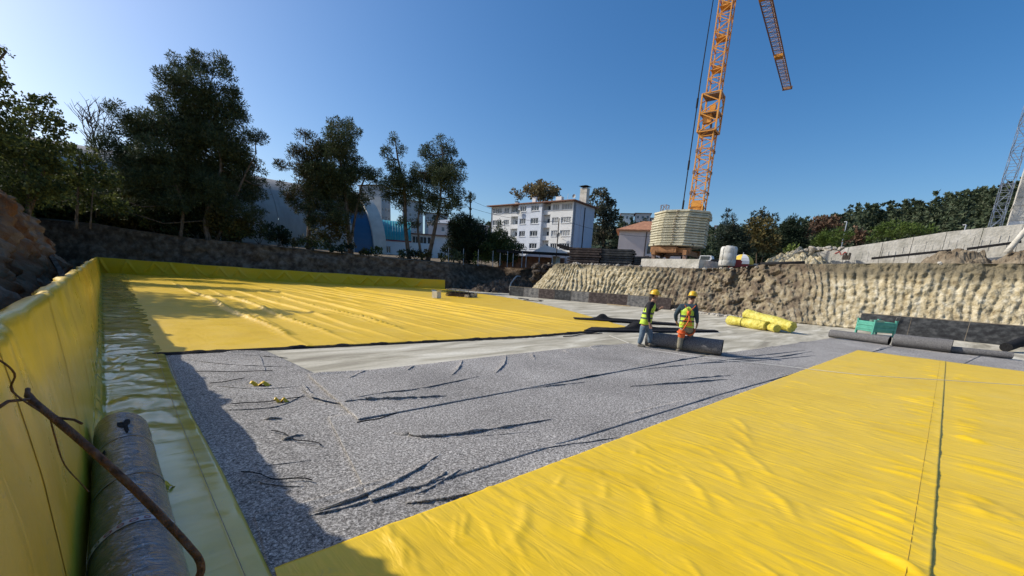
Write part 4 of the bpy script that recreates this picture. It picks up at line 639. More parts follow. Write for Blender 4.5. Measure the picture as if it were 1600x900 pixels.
# ------------------------------------------------------------------ rolls
def roll(name, a, b, r, mat_, label, cat='roll', group=None, sag=.015, end_mat=None, seg=28, turns=5, jag=0, parent=None):
    a, b = Vector(a), Vector(b); d = (b-a); L = d.length; dn = d.normalized(); s_ = dn.cross(Vector((0,0,1))).normalized(); u_ = s_.cross(dn); n = 26; V = []; Fc = []; ph = r*10+a.x
    for i in range(n):
        t = i/(n-1); c = a+d*t
        for k in range(seg):
            an = 2*PI*k/seg; rr = r*(1+.035*fbm(t*3+ph, math.cos(an)*1.2, math.sin(an)*1.2)+ sag*math.sin(t*9+ph)); e = jag*fbm(k*.7, ph, i) if i in (0,n-1) else 0
            V.append(tuple(c + s_*(math.cos(an)*rr) + u_*(math.sin(an)*rr*.94) + dn*e))
    for i in range(n-1):
        for k in range(seg): Fc.append((i*seg+k, i*seg+(k+1)%seg, (i+1)*seg+(k+1)%seg, (i+1)*seg+k))
    o = mesh_obj(name, V, Fc, mat_, parent, True)
    if label: tag(o, label, cat, group)
    # wound end faces: a spiral of layers, each a little deeper than the last
    for e, c, sg in ((0, a, -1), (1, b, 1)):
        V = []; Fc = []; N = turns*2
        for j in range(N+1):
            rr = r*.97*(1-j/N*.93); dep = (.010 if j % 2 else 0)+.03*(j == N)
            for k in range(seg): an = 2*PI*k/seg; V.append(tuple(c + s_*(math.cos(an)*rr)+u_*(math.sin(an)*rr*.94)-dn*sg*dep))
        for j in range(N):
            for k in range(seg): q = (j*seg+k, j*seg+(k+1)%seg, (j+1)*seg+(k+1)%seg, (j+1)*seg+k); Fc.append(q if sg < 0 else q[::-1])
        Fc.append(tuple(N*seg+k for k in range(seg)))
        mesh_obj('wound_end', V, Fc, end_mat or mat_, o)
    return o
o = roll('felt_roll', (12.22,6.42,.255), (12.78,4.32,.255), .245, M['felt_roll'], 'thick grey felt roll being unrolled between the two workers', group='grey felt rolls', end_mat=M['felt_dark'])
roll('felt_roll', (23.45,3.45,.21), (22.95,1.38,.21), .185, M['felt_roll'], 'grey felt roll in front of the green crate, leftmost of the row', group='grey felt rolls', end_mat=M['felt_dark'])
roll('felt_roll', (22.95,1.28,.27), (22.85,-.40,.27), .255, M['felt_roll'], 'thickest grey felt roll of the row, in the middle by the black board wall', group='grey felt rolls', end_mat=M['felt_dark'])
roll('felt_roll', (22.95,-.32,.14), (23.2,-1.95,.14), .13, M['felt_roll'], 'thinnest grey felt roll of the row, next to the right frame edge', group='grey felt rolls', end_mat=M['felt_dark'])
roll('felt_roll', (26.4,-1.98,.2), (30.1,-3.55,1.0), .2, M['felt_dark'], 'dark felt roll propped slanting against the black board wall at the right edge', group='grey felt rolls', sag=.01)
ym = mat('yellow_roll_wrap', [(.52,.44,.05),(.66,.57,.09),(.74,.66,.18)], 4, .5, 1.0, 9)
roll('membrane_roll', (24.35,8.1,.27), (23.35,6.0,.24), .25, ym, 'yellow membrane roll tied with a cord, lowest and leftmost of the pile of three', group='pile of yellow membrane rolls', sag=.09, jag=.08)
roll('membrane_roll', (24.5,7.35,.66), (23.45,4.95,.30), .29, ym, 'thick yellow membrane roll lying aslant on top of the pile of three', group='pile of yellow membrane rolls', sag=.07, jag=.08)
roll('membrane_roll', (23.95,6.35,.2), (22.95,5.45,.2), .19, ym, 'short yellow membrane roll with open end showing at the front of the pile', group='pile of yellow membrane rolls', sag=.05, jag=.04)
mb = MB(); mb.tube([(23.95+.262*math.cos(a)*.9, 7.25-.262*math.cos(a)*.42, .265+.262*math.sin(a)) for a in np.linspace(0,2*PI,20)], .012, 5, False)
tag(mb.build('cord', M['felt_dark'], None, True), 'black cord tied round the leftmost yellow membrane roll', 'cord')

# wrapped roll in the left foreground
wrapm = mat('black_plastic_wrap', [(.07,.073,.08),(.11,.115,.125),(.16,.165,.18)], 5, .22, 0, stretch=(1,1,1), spec=.9, metal=.45)
def wrap_extra(m):
    nt = m.node_tree; b = nt.nodes['Principled BSDF']; L = nt.links.new; tc = nt.nodes['Texture Coordinate']
    m1 = nd(nt,'ShaderNodeMapping'); m1.inputs['Scale'].default_value = (3,8,3); m1.inputs['Rotation'].default_value = (0,0,.5); L(tc.outputs['Object'], m1.inputs[0])
    w = nd(nt,'ShaderNodeTexNoise'); w.inputs['Scale'].default_value = 2.6; w.inputs['Detail'].default_value = 8; w.inputs['Distortion'].default_value = 2.2; L(m1.outputs[0], w.inputs['Vector'])
    bp = nd(nt,'ShaderNodeBump'); bp.inputs['Strength'].default_value = 1; bp.inputs['Distance'].default_value = .022; L(w.outputs[0], bp.inputs['Height']); L(bp.outputs[0], b.inputs['Normal']); L(bp.outputs[0], b.inputs['Coat Normal']); b.inputs['Coat Weight'].default_value = 1; b.inputs['Coat Roughness'].default_value = .12; b.inputs['Coat IOR'].default_value = 1.7
wrap_extra(wrapm)
Yc = 5.45; V = []; Fc = []; n, seg = 300, 84; RX = -.062; RRd = .20
for i in range(n):
    y = Yc - 4.3*i/(n-1)
    for k in range(seg):
        an = 2*PI*k/seg; rr = RRd*(1+.012*fbm(y*2.0, math.cos(an)*2, math.sin(an)*2)+.004*math.sin(y*19+an*3+6*fbm(y*1.5, an, 2))+.025*abs(fbm(y*3.5+math.sin(an)*2, math.cos(an)*3, math.sin(an)*3+y*2, 4))*.9)
        if i < 3: rr *= (.80,.93,.985)[i]
        V.append((RX+math.cos(an)*rr, y, .25+math.sin(an)*rr))
for i in range(n-1):
    for k in range(seg): Fc.append((i*seg+k, (i+1)*seg+k, (i+1)*seg+(k+1)%seg, i*seg+(k+1)%seg))
Fc.append(tuple(range(seg))); Fc.append(tuple((n-1)*seg+k for k in range(seg-1,-1,-1)))
wr = tag(mesh_obj('wrapped_roll', V, Fc, wrapm, None, True), 'membrane roll wrapped in shiny black plastic lying along the left wall in the foreground', 'roll')
bandm = mat('printed_band', [(.42,.40,.40),(.55,.53,.52)], 5, .5); redm = mat('band_red_ink', [(.20,.035,.04)], rough=.5)
for j, (y0, dy, wd) in enumerate(((4.62,.10,.02),(3.75,.10,.03),(3.02,.06,.055))):
    V = []; Fc = []; N = 60
    for k in range(N+1):
        an = PI*(-.25+1.5*k/N)
        for q in (-1,1): rr = RRd*1.032; V.append((RX+math.cos(an)*rr, y0+dy*math.cos(an*1.0)+q*wd/2, .25+math.sin(an)*rr))
    for k in range(N): Fc.append((2*k, 2*k+1, 2*k+3, 2*k+2))
    b_ = mesh_obj('packing_band', V, Fc, bandm if j == 2 else mat('clear_band', [(.10,.105,.11),(.18,.18,.19)], 5, .3), wr, True)
    if j == 2:       # row of hollow diamonds printed on the band
        for q in range(14):
            a0 = PI*(.02+.092*q); V = []; Fc = []
            for ring in (1, .55):
                for c in range(12):
                    an = a0+.085*ring*math.cos(2*PI*c/12)*(1.3 if q % 2 else 1); yv = y0+dy*math.cos(an)+wd*.34*ring*math.sin(2*PI*c/12); rr = RRd*1.04
                    V.append((RX+math.cos(an)*rr, yv, .25+math.sin(an)*rr))
            Fc = [(c, (c+1)%12, 12+(c+1)%12, 12+c) for c in range(12)]; mesh_obj('printed_mark', V, Fc, redm if 3 < q < 8 else wrapm, b_)
# tears in the wrap
for (y0, a0, s) in ((4.95,1.45,.09),(4.3,2.25,.06)):
    V = [(RX, y0, .25+RRd)]; N = 14; V = []
    for k in range(N):
        t = 2*PI*k/N; rr_ = s*(1+.5*math.sin(3*t+1)); an = a0+rr_*math.cos(t)*2.4*(.5+.5*abs(math.sin(t/2+.6))); V.append((RX+math.cos(an)*RRd*1.03, y0+rr_*math.sin(t)*1.9, .25+math.sin(an)*RRd*1.03))
    mesh_obj('tear', V, [tuple(range(N))], M['felt_dark'], wr)

# bent rusty bar with tie wires
rust = mat('rusty_steel', [(.055,.028,.016),(.12,.055,.028),(.17,.10,.06)], 30, .7, .5, 60, stretch=(1,1,1))
bar = MB(); bar.tube(smooth_pts([(-.275,2.45,1.415),(-.262,2.38,1.385),(-.16,2.22,1.27),(-.03,2.06,1.085),(.075,1.95,.90),(.115,1.90,.825),(.135,1.885,.775),(.138,1.885,.72),(.12,1.88,.62),(.09,1.86,.05)],4), [.008]*3+[.013]*4+[.0145]*30, 12)
bo = tag(bar.build('bent_bar', rust, None, True), 'bent rusty steel bar leaning across the wrapped roll from the left wall', 'steel bar')
mb = MB(); mb.tube([(-.262,2.38,1.39),(-.31,2.30,1.41),(-.345,2.22,1.395)], .006, 6); mb.tube(smooth_pts([(-.24,2.32,1.35),(-.30,2.33,1.44),(-.275,2.25,1.52),(-.30,2.15,1.60),(-.36,2.05,1.66)]), .0035, 6); mb.tube([(-.20,2.28,1.33),(-.155,2.27,1.315),(-.135,2.25,1.30)], .005, 6)
mb.tube(smooth_pts([(-.22,2.31,1.34),(-.235,2.5,1.18),(-.245,2.72,.98),(-.22,2.9,.80),(-.20,2.95,.72)]), .003, 6); mb.build('tie_wire', rust, bo, True)

# ------------------------------------------------------------------ crate, pallet, box
gm = mat('green_crate_paint', [(.07,.30,.22),(.11,.40,.30)], 4, .5, .1, 20)
cr = empty('metal_crate', (28.15,2.35,.01), math.radians(42), 'green metal crate with ribbed sides on the slab before the black board wall', 'crate')
W_, D_c, H_c = 1.12, 1.0, .50
for sx, sy, L_, rz in ((0,-1,W_,0),(0,1,W_,0),(-1,0,D_c,PI/2),(1,0,D_c,PI/2)):
    mb = MB(); nr = 5
    for i in range(nr): mb.box((sx*W_/2+(0), sy*D_c/2, .2+H_c*(i+.5)/nr), (L_-.06, .03+.07*(i % 2), H_c/nr-.004), rz)
    mb.build('side_panel', gm, cr)
for x in (-1,1):
    for y in (-1,1):
        mb = MB(); mb.box((x*W_/2, y*D_c/2, .38), (.08,.08,.76)); mb.box((x*W_/2, y*D_c/2, .78), (.11,.11,.04)); mb.build('leg', gm, cr)
mb = MB(); mb.box((0,0,.2),(W_-.05,D_c-.05,.03)); mb.build('bottom', gm, cr)
mb = MB(); mb.box((-.15,0,.5),(.5,.5,.28),.3); tag(mb.build('sack', mat('green_crate_content', [(.10,.20,.14),(.2,.26,.2)],4), None, False, (28.15,2.35,.14)), 'dull green bundle lying inside the green metal crate', 'bundle')

pl = empty('timber_stack', (21.9,29.2,.05), math.radians(-62), 'low stack of formwork beams under dark mesh with pale blocks at its left end', 'timber stack')
for k in range(3):
    for i in range(7):
        mb = MB(); mb.box((0, -.5+i*.17, .07+k*.13), (2.3-.1*k, .11, .09)); mb.build('beam', M['ply_brown'] if k < 2 else M['felt_dark'], pl)
for i in range(3): mb = MB(); mb.box((-.95+i*.95, 0, -.0), (.12,1.2,.07)); mb.build('bearer', M['wood'], pl)
for c_, d_ in (((1.2,-.2,.16),(.25,.3,.3)),((.95,-.75,.12),(.35,.22,.2)),((1.3,.35,.2),(.15,.25,.4))): mb = MB(); mb.box(c_, d_); mb.build('pale_block', M['stone'], pl)
for i in range(6): mb = MB(); mb.box((-1+i*.4,-.57,.40),(.03,.03,.42)); mb.build('upright', M['stone_dark'], pl)
mb = MB(); mb.bar((-1.1,-.57,.6),(1.1,-.57,.6),.03); mb.bar((-1.1,.5,.6),(1.1,.5,.6),.03); mb.build('rail', M['stone'], pl)
bxm = mat('white_carton', [(.62,.58,.47),(.72,.68,.57)], 3, .7)
bx = empty('box', (18.0,27.0,.06), math.radians(20), 'cream white cardboard box standing alone on the yellow field', 'box')
mb = MB(); mb.box((0,0,.26),(.52,.46,.50)); mb.build('carton_body', bxm, bx)
for s in (-1,1): mb = MB(); mb.bar((0,s*.23,.51),(0,s*.30,.60),.5,.012); mb.build('flap', bxm, bx)
mb = MB(); mb.box((0,0,.514),(.06,.44,.004)); mb.build('tape', M['wood'], bx)

# boards and pipes lying between left wall and rock
for (a, b, w, lb) in (((-1.0,19.5,1.35),(-.72,16.0,.5),.12,'dark timber leaning against the rock bank behind the left wall, nearest one'),((-1.5,25,1.9),(-.8,20.5,.55),.14,'dark timber leaning against the rock bank behind the left wall, farther one'),((-3.2,30,.55),(-.7,27.5,.95),.13,'reddish timber lying across the gap behind the left wall'),((-2.6,36,.9),(-.7,33.5,.8),.12,'grey timber lying across the gap behind the left wall')):
    mb = MB(); mb.bar(a, b, w, w*.7); tag(mb.build('timber', M['bark']), lb, 'timber')
for k, (a, b) in enumerate((((-6,52,2.1),(-.7,34,.9)),((-6.5,50,1.6),(-.7,30,.75)))):
    mb = MB(); p, q = Vector(a), Vector(b); mb.tube([p.lerp(q, t)+Vector((0,0,-.35*math.sin(PI*t))) for t in np.linspace(0,1,10)], .035, 6)
    tag(mb.build('cable', M['paleconc'], None, True), ('upper' if k == 0 else 'lower')+' grey cable strung behind the far end of the left wall', 'cable')
# ------------------------------------------------------------------ tower crane
om = mat('crane_orange', [(.62,.26,.035),(.75,.34,.05)], 2, .45, .05, 30); od = mat('crane_dull_steel', [(.16,.10,.075),(.25,.16,.12)], 6, .6)
bal = mat('ballast_concrete', [(.50,.46,.32),(.60,.56,.41),(.68,.64,.50)], 1.6, .85, .6, 8, detail=8, extra=obj_random(.14)); chm = mat('crane_chassis', [(.22,.10,.04),(.40,.19,.07)], 2.5, .6)
pad = tag(mesh_obj('foundation_block', *(lambda m: (m.v, m.f))(MB().box((39.4,17.5,3.66),(8.0,5.25,1.0)).box((35.9,17.5,3.05),(1.2,5.3,.5))), M['paleconc']), 'rough pale concrete block in the bank top under the crane', 'concrete block')
cr = empty('tower_crane', (41.3,18.3,4.2), math.radians(8.6), 'orange lattice tower crane standing on stacked cream ballast slabs', 'crane')
for s in (-1,1):
    mb = MB(); mb.box((-.40,1.24+s*1.45,.75),(4.8,.34,.42)); mb.build('chassis_beam', chm, cr)
    mb = MB(); mb.box((-.40+s*1.7,1.24,.95),(.34,3.6,.42)); mb.build('chassis_beam', chm, cr)
for x in (-1,1):
    for y in (-1,1):
        mb = MB(); mb.box((x*2.1-.40,y*1.45+1.24,.28),(.32,.32,.56)); mb.box((x*2.1-.40,y*1.45+1.24,.04),(.8,.8,.08)); mb.build('jack_leg', od, cr)
mb = MB(); mb.tube([(-.40,1.24,.6),(-.40,1.24,1.2)], 1.1, 24); mb.build('slew_ring', od, cr)
mb = MB(); mb.box((-2.3,1.8,1.0),(.9,2.4,.5)); mb.box((-2.76,1.8,1.0),(.03,2.0,.3)); mb.build('winch_frame', chm, cr)
r_ = random.Random(8); Hs = .214
proto = None
for i in range(14):
    z = 1.36+i*(Hs+.012); mb = MB(); R_ = 2.78; vs = []
    for zz, k in ((0,.965),(.03,1),(Hs-.045,1),(Hs-.018,.975)):
        for a in range(8):
            an = PI/8+a*PI/4+.10; rr = R_*k*(1 if a % 2 else .985); vs.append((math.cos(an)*rr, math.sin(an)*rr*.97, zz))
    fs = [tuple(range(7,-1,-1)), tuple(range(24,32))]+[(j*8+a, j*8+(a+1)%8, (j+1)*8+(a+1)%8, (j+1)*8+a) for j in range(3) for a in range(8)]
    if proto is None: mb.quads(vs, fs); s_ = proto = mb.build('ballast_slab', bal, cr)
    else: s_ = share(proto, cr)
    g = .07 if i > 10 else .035
    s_.location = (-.40+r_.uniform(-g,g)+(.10 if i == 12 else 0), 1.24+r_.uniform(-g,g)-(.12 if i > 10 else 0), z); s_.rotation_euler = (0,0,r_.uniform(-.012,.012)*(3 if i > 10 else 1))
    for a in (1.2+.1,2.0+.1,3.3,4.2):
        if i % 1 == 0:
            mb = MB(); q = (math.cos(PI/8+.10+int(a)*PI/4+PI/8)*2.58, math.sin(PI/8+.10+int(a)*PI/4+PI/8)*2.5, Hs/2); mb.box(q, (.10,.16,.09), PI/8+.10+int(a)*PI/4+PI/8)
            if i == 0: mb.build('lifting_lug', M['stone_dark'], s_)
            elif a == 3.3: mb.build('lifting_lug', M['stone'], s_)
def lattice(name, z0, z1, hw, bays, ch, dg, par, m_, x0=0, y0=0, plates=False):
    mb = MB(); c = [(-hw,-hw),(hw,-hw),(hw,hw),(-hw,hw)]; dz = (z1-z0)/bays
    for x, y in c: mb.bar((x0+x,y0+y,z0),(x0+x,y0+y,z1),ch)
    for i in range(bays):
        a, b = z0+i*dz, z0+(i+1)*dz
        for k in range(4):
            p, q = c[k], c[(k+1)%4]
            if i % 2: p, q = q, p
            mb.bar((x0+p[0],y0+p[1],a),(x0+q[0],y0+q[1],b),dg); 
            if i % 2 == 0: mb.bar((x0+p[0],y0+p[1],a),(x0+q[0],y0+q[1],a),dg)
    for k in range(4): p, q = c[k], c[(k+1)%4]; mb.bar((x0+p[0],y0+p[1],z1),(x0+q[0],y0+q[1],z1),dg)
    return mb.build(name, m_, par)
zs = [4.55, 6.4, 8.2, 10.0, 11.6]
for a, b in zip(zs[:-1], zs[1:]):
    s_ = lattice('mast_section', a, b-.01, .60, 3, .10, .055, cr, om)
    for x, y in ((-1,-1),(1,-1),(1,1),(-1,1)): mb = MB(); mb.box((x*.62,y*.62,b-.12),(.17,.17,.26)); mb.build('coupling', od, s_)
mb = MB(); mb.box((0,0,4.9),(1.0,1.0,.6)); mb.box((-.55,0,5.3),(.08,.9,.5)); mb.build('mast_foot', om, cr)
cf = lattice('climbing_frame', 11.4, 14.5, .76, 4, .13, .075, cr, om)
for z in (11.5,12.9,14.4): mb = MB(); mb.box((0,0,z),(1.55,1.55,.10)); mb.build('deck', od, cf)
mb = MB(); mb.box((-.3,.15,12.5),(.5,.7,.7)); mb.box((-.35,-.2,13.3),(.4,.5,.5)); mb.build('hoist_unit', om, cf)
mb = MB(); mb.tube([(.2,-.1,11.6),(.2,-.1,13.6)], .10, 10); mb.build('ram', od, cf)
zs = [14.5,16.9,19.3,21.7,24.1,26.5,28.9]
for i, (a, b) in enumerate(zip(zs[:-1], zs[1:])):
    s_ = lattice('upper_mast_section', a, b-.01, .53, 4, .085, .05, cr, om)
    mb = MB(); mb.box((.0,.0,b-.5),(.9,.9,.06)); mb.box((-.2,0,b-.35),(.35,.5,.3)); mb.build('landing', om, s_)
    for y in (-.2,.2): pass
    mb = MB(); mb.bar((.35,-.40,a),(.35,-.40,b),.03); mb.bar((.35,-.12,a),(.35,-.12,b),.03)
    for k in range(8): mb.bar((.35,-.40,a+.3*k+.1),(.35,-.12,a+.3*k+.1),.02)
    mb.build('ladder', od, s_)
# jib, triangular lattice with rows of fine struts, running away from the tower
jr = mb = MB(); L_ = 39.7; zj = 28.6
mb.bar((0,-.62,zj),(L_,-.55,zj),.11); mb.bar((0,.62,zj),(L_,.55,zj),.11); mb.bar((0,0,zj+1.3),(L_-1,0,zj+.7),.10)
jb = mb.build('jib', mat('jib_red_brown', [(.20,.085,.045),(.30,.14,.08)], 2, .6), cr)
mb = MB()
for i in range(66): x = i*.6; mb.bar((x,-.6,zj),(x,.6,zj),.05); mb.bar((x,-.6,zj),(x+.3,0,zj+1.25),.045); mb.bar((x+.3,0,zj+1.25),(x,.6,zj),.045); mb.bar((x,-.6 if i%2 else .6,zj),(x+.6,.6 if i%2 else -.6,zj),.04)
mb.build('bracing', mat('jib_brace_dark', [(.18,.10,.07),(.25,.15,.11)], 2, .6), jb)
mb = MB(); mb.box((L_+.1,0,zj+.1),(.3,1.3,.4)); mb.build('jib_end', chm, jb)
mb = MB(); mb.box((13.5,0,zj-.25),(.9,1.0,.35)); mb.box((28,0,zj-.2),(.9,1.0,.3)); mb.build('trolley', om, jb)
cab = M['felt_dark']
for k, (dx, dy) in enumerate(((0,0),(.25,.12),(-.25,-.08))):
    mb = MB(); mb.tube([(-.3+dx,1.25+dy,2.9),(-.3+dx,1.22+dy,16),(-.4+dx,.95+dy*.5,28.8)], .035 if k == 0 else .022, 6); mb.build('tie_rope', cab, cr)
mb = MB()
for z in (8.4,13.6,4.9): mb.tube([(-.3,1.25,z),(-.3,1.25,z+.8)], .09, 8)
mb.build('rope_coupling', cab, cr)
mb = MB(); lattice('small_frame', 0, .7, .28, 1, .05, .03, None, od).name = 'steel_frame'
lf = bpy.context.scene.objects['steel_frame']; lf.location = (40.0,20.9,4.2+4.55); tag(lf, 'small grey steel frame standing on the ballast slabs left of the mast', 'frame')

# ------------------------------------------------------------------ buildings
glass = mat('dark_window_glass', [(.02,.025,.03),(.05,.06,.07)], 1.5, .12, spec=.8); wfr = mat('white_window_frame', [(.62,.63,.64)], rough=.5)
curt = mat('window_curtain', [(.34,.34,.32),(.46,.46,.44)], 2, .8)
def wall_grid(mb, u0, u1, z0, z1, ops, pos, dep):
    us = sorted({u0,u1,*[o[0] for o in ops],*[o[1] for o in ops]}); zz = sorted({z0,z1,*[o[2] for o in ops],*[o[3] for o in ops]})
    for a, b in zip(us[:-1], us[1:]):
        for c, d in zip(zz[:-1], zz[1:]):
            if any(o[0] <= a+1e-6 and b-1e-6 <= o[1] and o[2] <= c+1e-6 and d-1e-6 <= o[3] for o in ops): continue
            mb.quads([pos(a,0,c),pos(b,0,c),pos(b,0,d),pos(a,0,d)], [(0,1,2,3)])
    for a, b, c, d in ops:
        mb.quads([pos(a,0,c),pos(b,0,c),pos(b,0,d),pos(a,0,d),pos(a,dep,c),pos(b,dep,c),pos(b,dep,d),pos(a,dep,d)], [(0,4,5,1),(1,5,6,2),(2,6,7,3),(3,7,4,0)])
_win = {}
def window(par, w, h, n, loc, rz=0, axis='y', cur=0):
    key = (round(w,2), round(h,2), n, axis, cur)
    if key not in _win:
        mb = MB(); t = .11
        A = (lambda u, z, su, sz: mb.box((0,u,z),(.06,su,sz))) if axis == 'y' else (lambda u, z, su, sz: mb.box((u,0,z),(su,.06,sz)))
        A(0,t/2,w,t); A(0,h-t/2,w,t)
        for i in range(n+1): A(-w/2+t/2+(w-t)*i/n, h/2, t*.9, h-2*t)
        f = mb.build('window', wfr, par); mb = MB(); mb.box((.04,0,h/2),(.02,w-.02,h-.02)) if axis == 'y' else mb.box((0,.04,h/2),(w-.02,.02,h-.02))
        p = mb.build('pane', curt if cur else glass, f); _win[key] = (f, p); f.location = loc; f.rotation_euler = (0,0,rz); return f
    f0, p0 = _win[key]; f = share(f0, par, loc, rz); share(p0, f); return f
wp = mat('white_blue_render', [(.60,.64,.70),(.68,.72,.78)], .6, .85, .1, 12); wp2 = mat('white_render', [(.70,.70,.68),(.78,.78,.76)], .6, .85, .1, 12)
sidep = mat('shaded_side_render', [(.50,.54,.62),(.56,.60,.68)], .6, .85); tile = mat('roof_tiles', [(.20,.10,.07),(.34,.18,.12)], 2, .9, .6, 8, stretch=(1,6,1)); tile2 = mat('orange_roof_tiles', [(.34,.15,.08),(.50,.24,.13)], 2, .9, .5, 8)  # side wall: white render darkened and blued, its shade put into the colour
pinkp = mat('pale_pink_render', [(.62,.53,.50),(.70,.61,.57)], .6, .85); greyp = mat('grey_far_render', [(.32,.34,.37),(.42,.44,.46)], .4, .9)

ap = empty('apartment_building', (71.7,57.6,4.9), math.radians(8.7), 'white four storey apartment block with rows of dark windows beyond the pit', 'building')
Htop = 12.85; B = 4.9
ops_c = {'A':(.35,2.85,4),'B':(3.5,5.1,3),'C':(8.3,10.4,3),'D':(11.7,13.4,3),'E':(16.9,18.4,3),'F':(19.15,21.85,4)}
zr = [(17.42-B,16.22-B),(14.75-B,13.55-B),(12.10-B,10.90-B),(9.45-B,8.25-B),(6.8-B,5.6-B)]
segs = [(0,5.6,0,'AB'),(5.6,7.5,.9,''),(7.5,13.9,-.55,'CD'),(13.9,16.3,.9,''),(16.3,22.3,0,'EF')]
for u0, u1, xo, cols in segs:
    ops = [(ops_c[c][0],ops_c[c][1],z1,z0) for c in cols for z0, z1 in zr]
    if not cols: ops = [(u0+.45,u1-.5,z1+.2,z0) for z0, z1 in zr]
    mb = MB(); wall_grid(mb, u0, u1, 0, Htop, ops, lambda u, d, z: (xo+d, u, z), .16)
    for uu, sg in ((u0,1),(u1,-1)): mb.quads([(xo,uu,0),(1.0,uu,0),(1.0,uu,Htop),(xo,uu,Htop)], [(0,1,2,3)])
    mb.build('wall', wp if xo < 0 else wp2, ap)
    k = 0
    for c in cols:
        a, b, n = ops_c[c]
        for j, (z0, z1) in enumerate(zr): window(ap, b-a-.02, z0-z1-.02, n, (xo+.13,(a+b)/2,z1+.01), cur=1 if (c == 'A' or (c == 'B' and j in (0,1,2))) and j != 3 else 0); k += 1
        for z0, z1 in zr: mb = MB(); mb.box((xo-.04,(a+b)/2,z1-.05),(.14,b-a+.15,.07)); mb.build('sill', wp2, ap)
    if not cols:
        for z0, z1 in zr:
            window(ap, u1-u0-.97, z0-z1-.22, 1, (xo+.13,(u0+u1)/2-.025,z1+.21))
            mb = MB(); mb.box((xo-.45,(u0+u1)/2,z1-.75),(.9,u1-u0-.04,.14)); mb.build('balcony_slab', wp2, ap)
            mb = MB(); mb.box((xo-.86,(u0+u1)/2,z1-.30),(.06,u1-u0-.04,.8)); mb.build('balcony_front', wp2, ap)
mb = MB(); mb.quads([(0,0,0),(9.4,0,0),(9.4,0,Htop),(0,0,Htop),(9.4,22.3,0),(9.4,22.3,Htop),(0,22.3,0),(0,22.3,Htop)], [(0,1,2,3),(1,4,5,2),(4,6,7,5)]); mb.build('side_wall', sidep, ap)
mb = MB(); mb.box((4.8,-.05,6.2),(.22,.14,12.2)); mb.build('flue_pipe', M['felt_dark'], ap)
mb = MB(); mb.box((3.3,-.06,6.2),(.5,.12,12.2)); mb.build('wall_pier', sidep, ap)
mb = MB(); mb.tube([(-.08,.06,0),(-.08,.06,12.6)], .06, 8); mb.build('downpipe', wp2, ap); mb = MB(); mb.tube([(-.08,22.2,0),(-.08,22.2,12.6)], .06, 8); mb.build('downpipe', M['stone_dark'], ap)
mb = MB(); mb.quads([(-1.1,-.7,12.88),(10.1,-.7,12.88),(10.1,23,12.88),(-1.1,23,12.88),(4.5,5,14.1),(4.5,17.5,14.1),(-1.1,-.7,13.06),(10.1,-.7,13.06),(10.1,23,13.06),(-1.1,23,13.06)],
   [(3,2,1,0),(0,1,7,6),(1,2,8,7),(2,3,9,8),(3,0,6,9),(6,7,4),(7,8,5,4),(8,9,5),(9,6,4,5)]); rf = mb.build('roof', tile, ap)
for (x, y, z, w, h, cap) in ((.9,10.6,13.0,.9,1.5,1),(1.4,4.4,13.0,1.4,1.2,0),(1.1,15.6,13.0,.9,.7,1),(4.7,.3,12.9,1.6,3.3,2)):
    mb = MB(); mb.box((x,y,z+h/2),(w*(.7 if cap != 2 else .8),w,h)); c_ = mb.build('chimney', wp2 if cap != 2 else M['paleconc'], rf)
for (x, y, z, w) in ((.9,10.6,14.58,1.2),(1.1,15.6,13.8,1.0),(4.7,.3,16.55,2.1)):
    mb = MB(); vs = [(x-w/2,y-w/2,z),(x+w/2,y-w/2,z),(x+w/2,y+w/2,z),(x-w/2,y+w/2,z),(x,y,z+w*.16)]; mb.quads(vs, [(3,2,1,0),(0,1,4),(1,2,4),(2,3,4),(3,0,4)])
    for i in (-1,1):
        for j in (-1,1): mb.box((x+i*w*.28,y+j*w*.28,z-.1),(.08,.08,.22))
    mb.build('chimney_cap', M['felt_dark'], rf)
mb = MB(); mb.tube([(2,2.8,13),(2,2.8,14.9)], .05, 6); mb.build('antenna', wfr, rf)
def dish(par, loc, r, name='satellite_dish'):
    mb = MB(); seg = 16; rings = 4; vs = []
    for j in range(rings+1):
        rr = r*j/rings
        for k in range(seg): a = 2*PI*k/seg; vs.append((-.25*r+.35*(rr/r)**2*r*-1, math.cos(a)*rr, math.sin(a)*rr))
    mb.quads(vs, [(j*seg+k, j*seg+(k+1)%seg, (j+1)*seg+(k+1)%seg, (j+1)*seg+k) for j in range(rings) for k in range(seg)]); mb.bar((0,0,0),(.4,0,-r*.5),.05)
    return mb.build(name, curt, par, True, loc)
dish(ap, (-.7,13.3,11.1), .6); dish(ap, (-.6,2.5,6.0), .6); dish(rf, (2.0,1.2,14.2), .4)

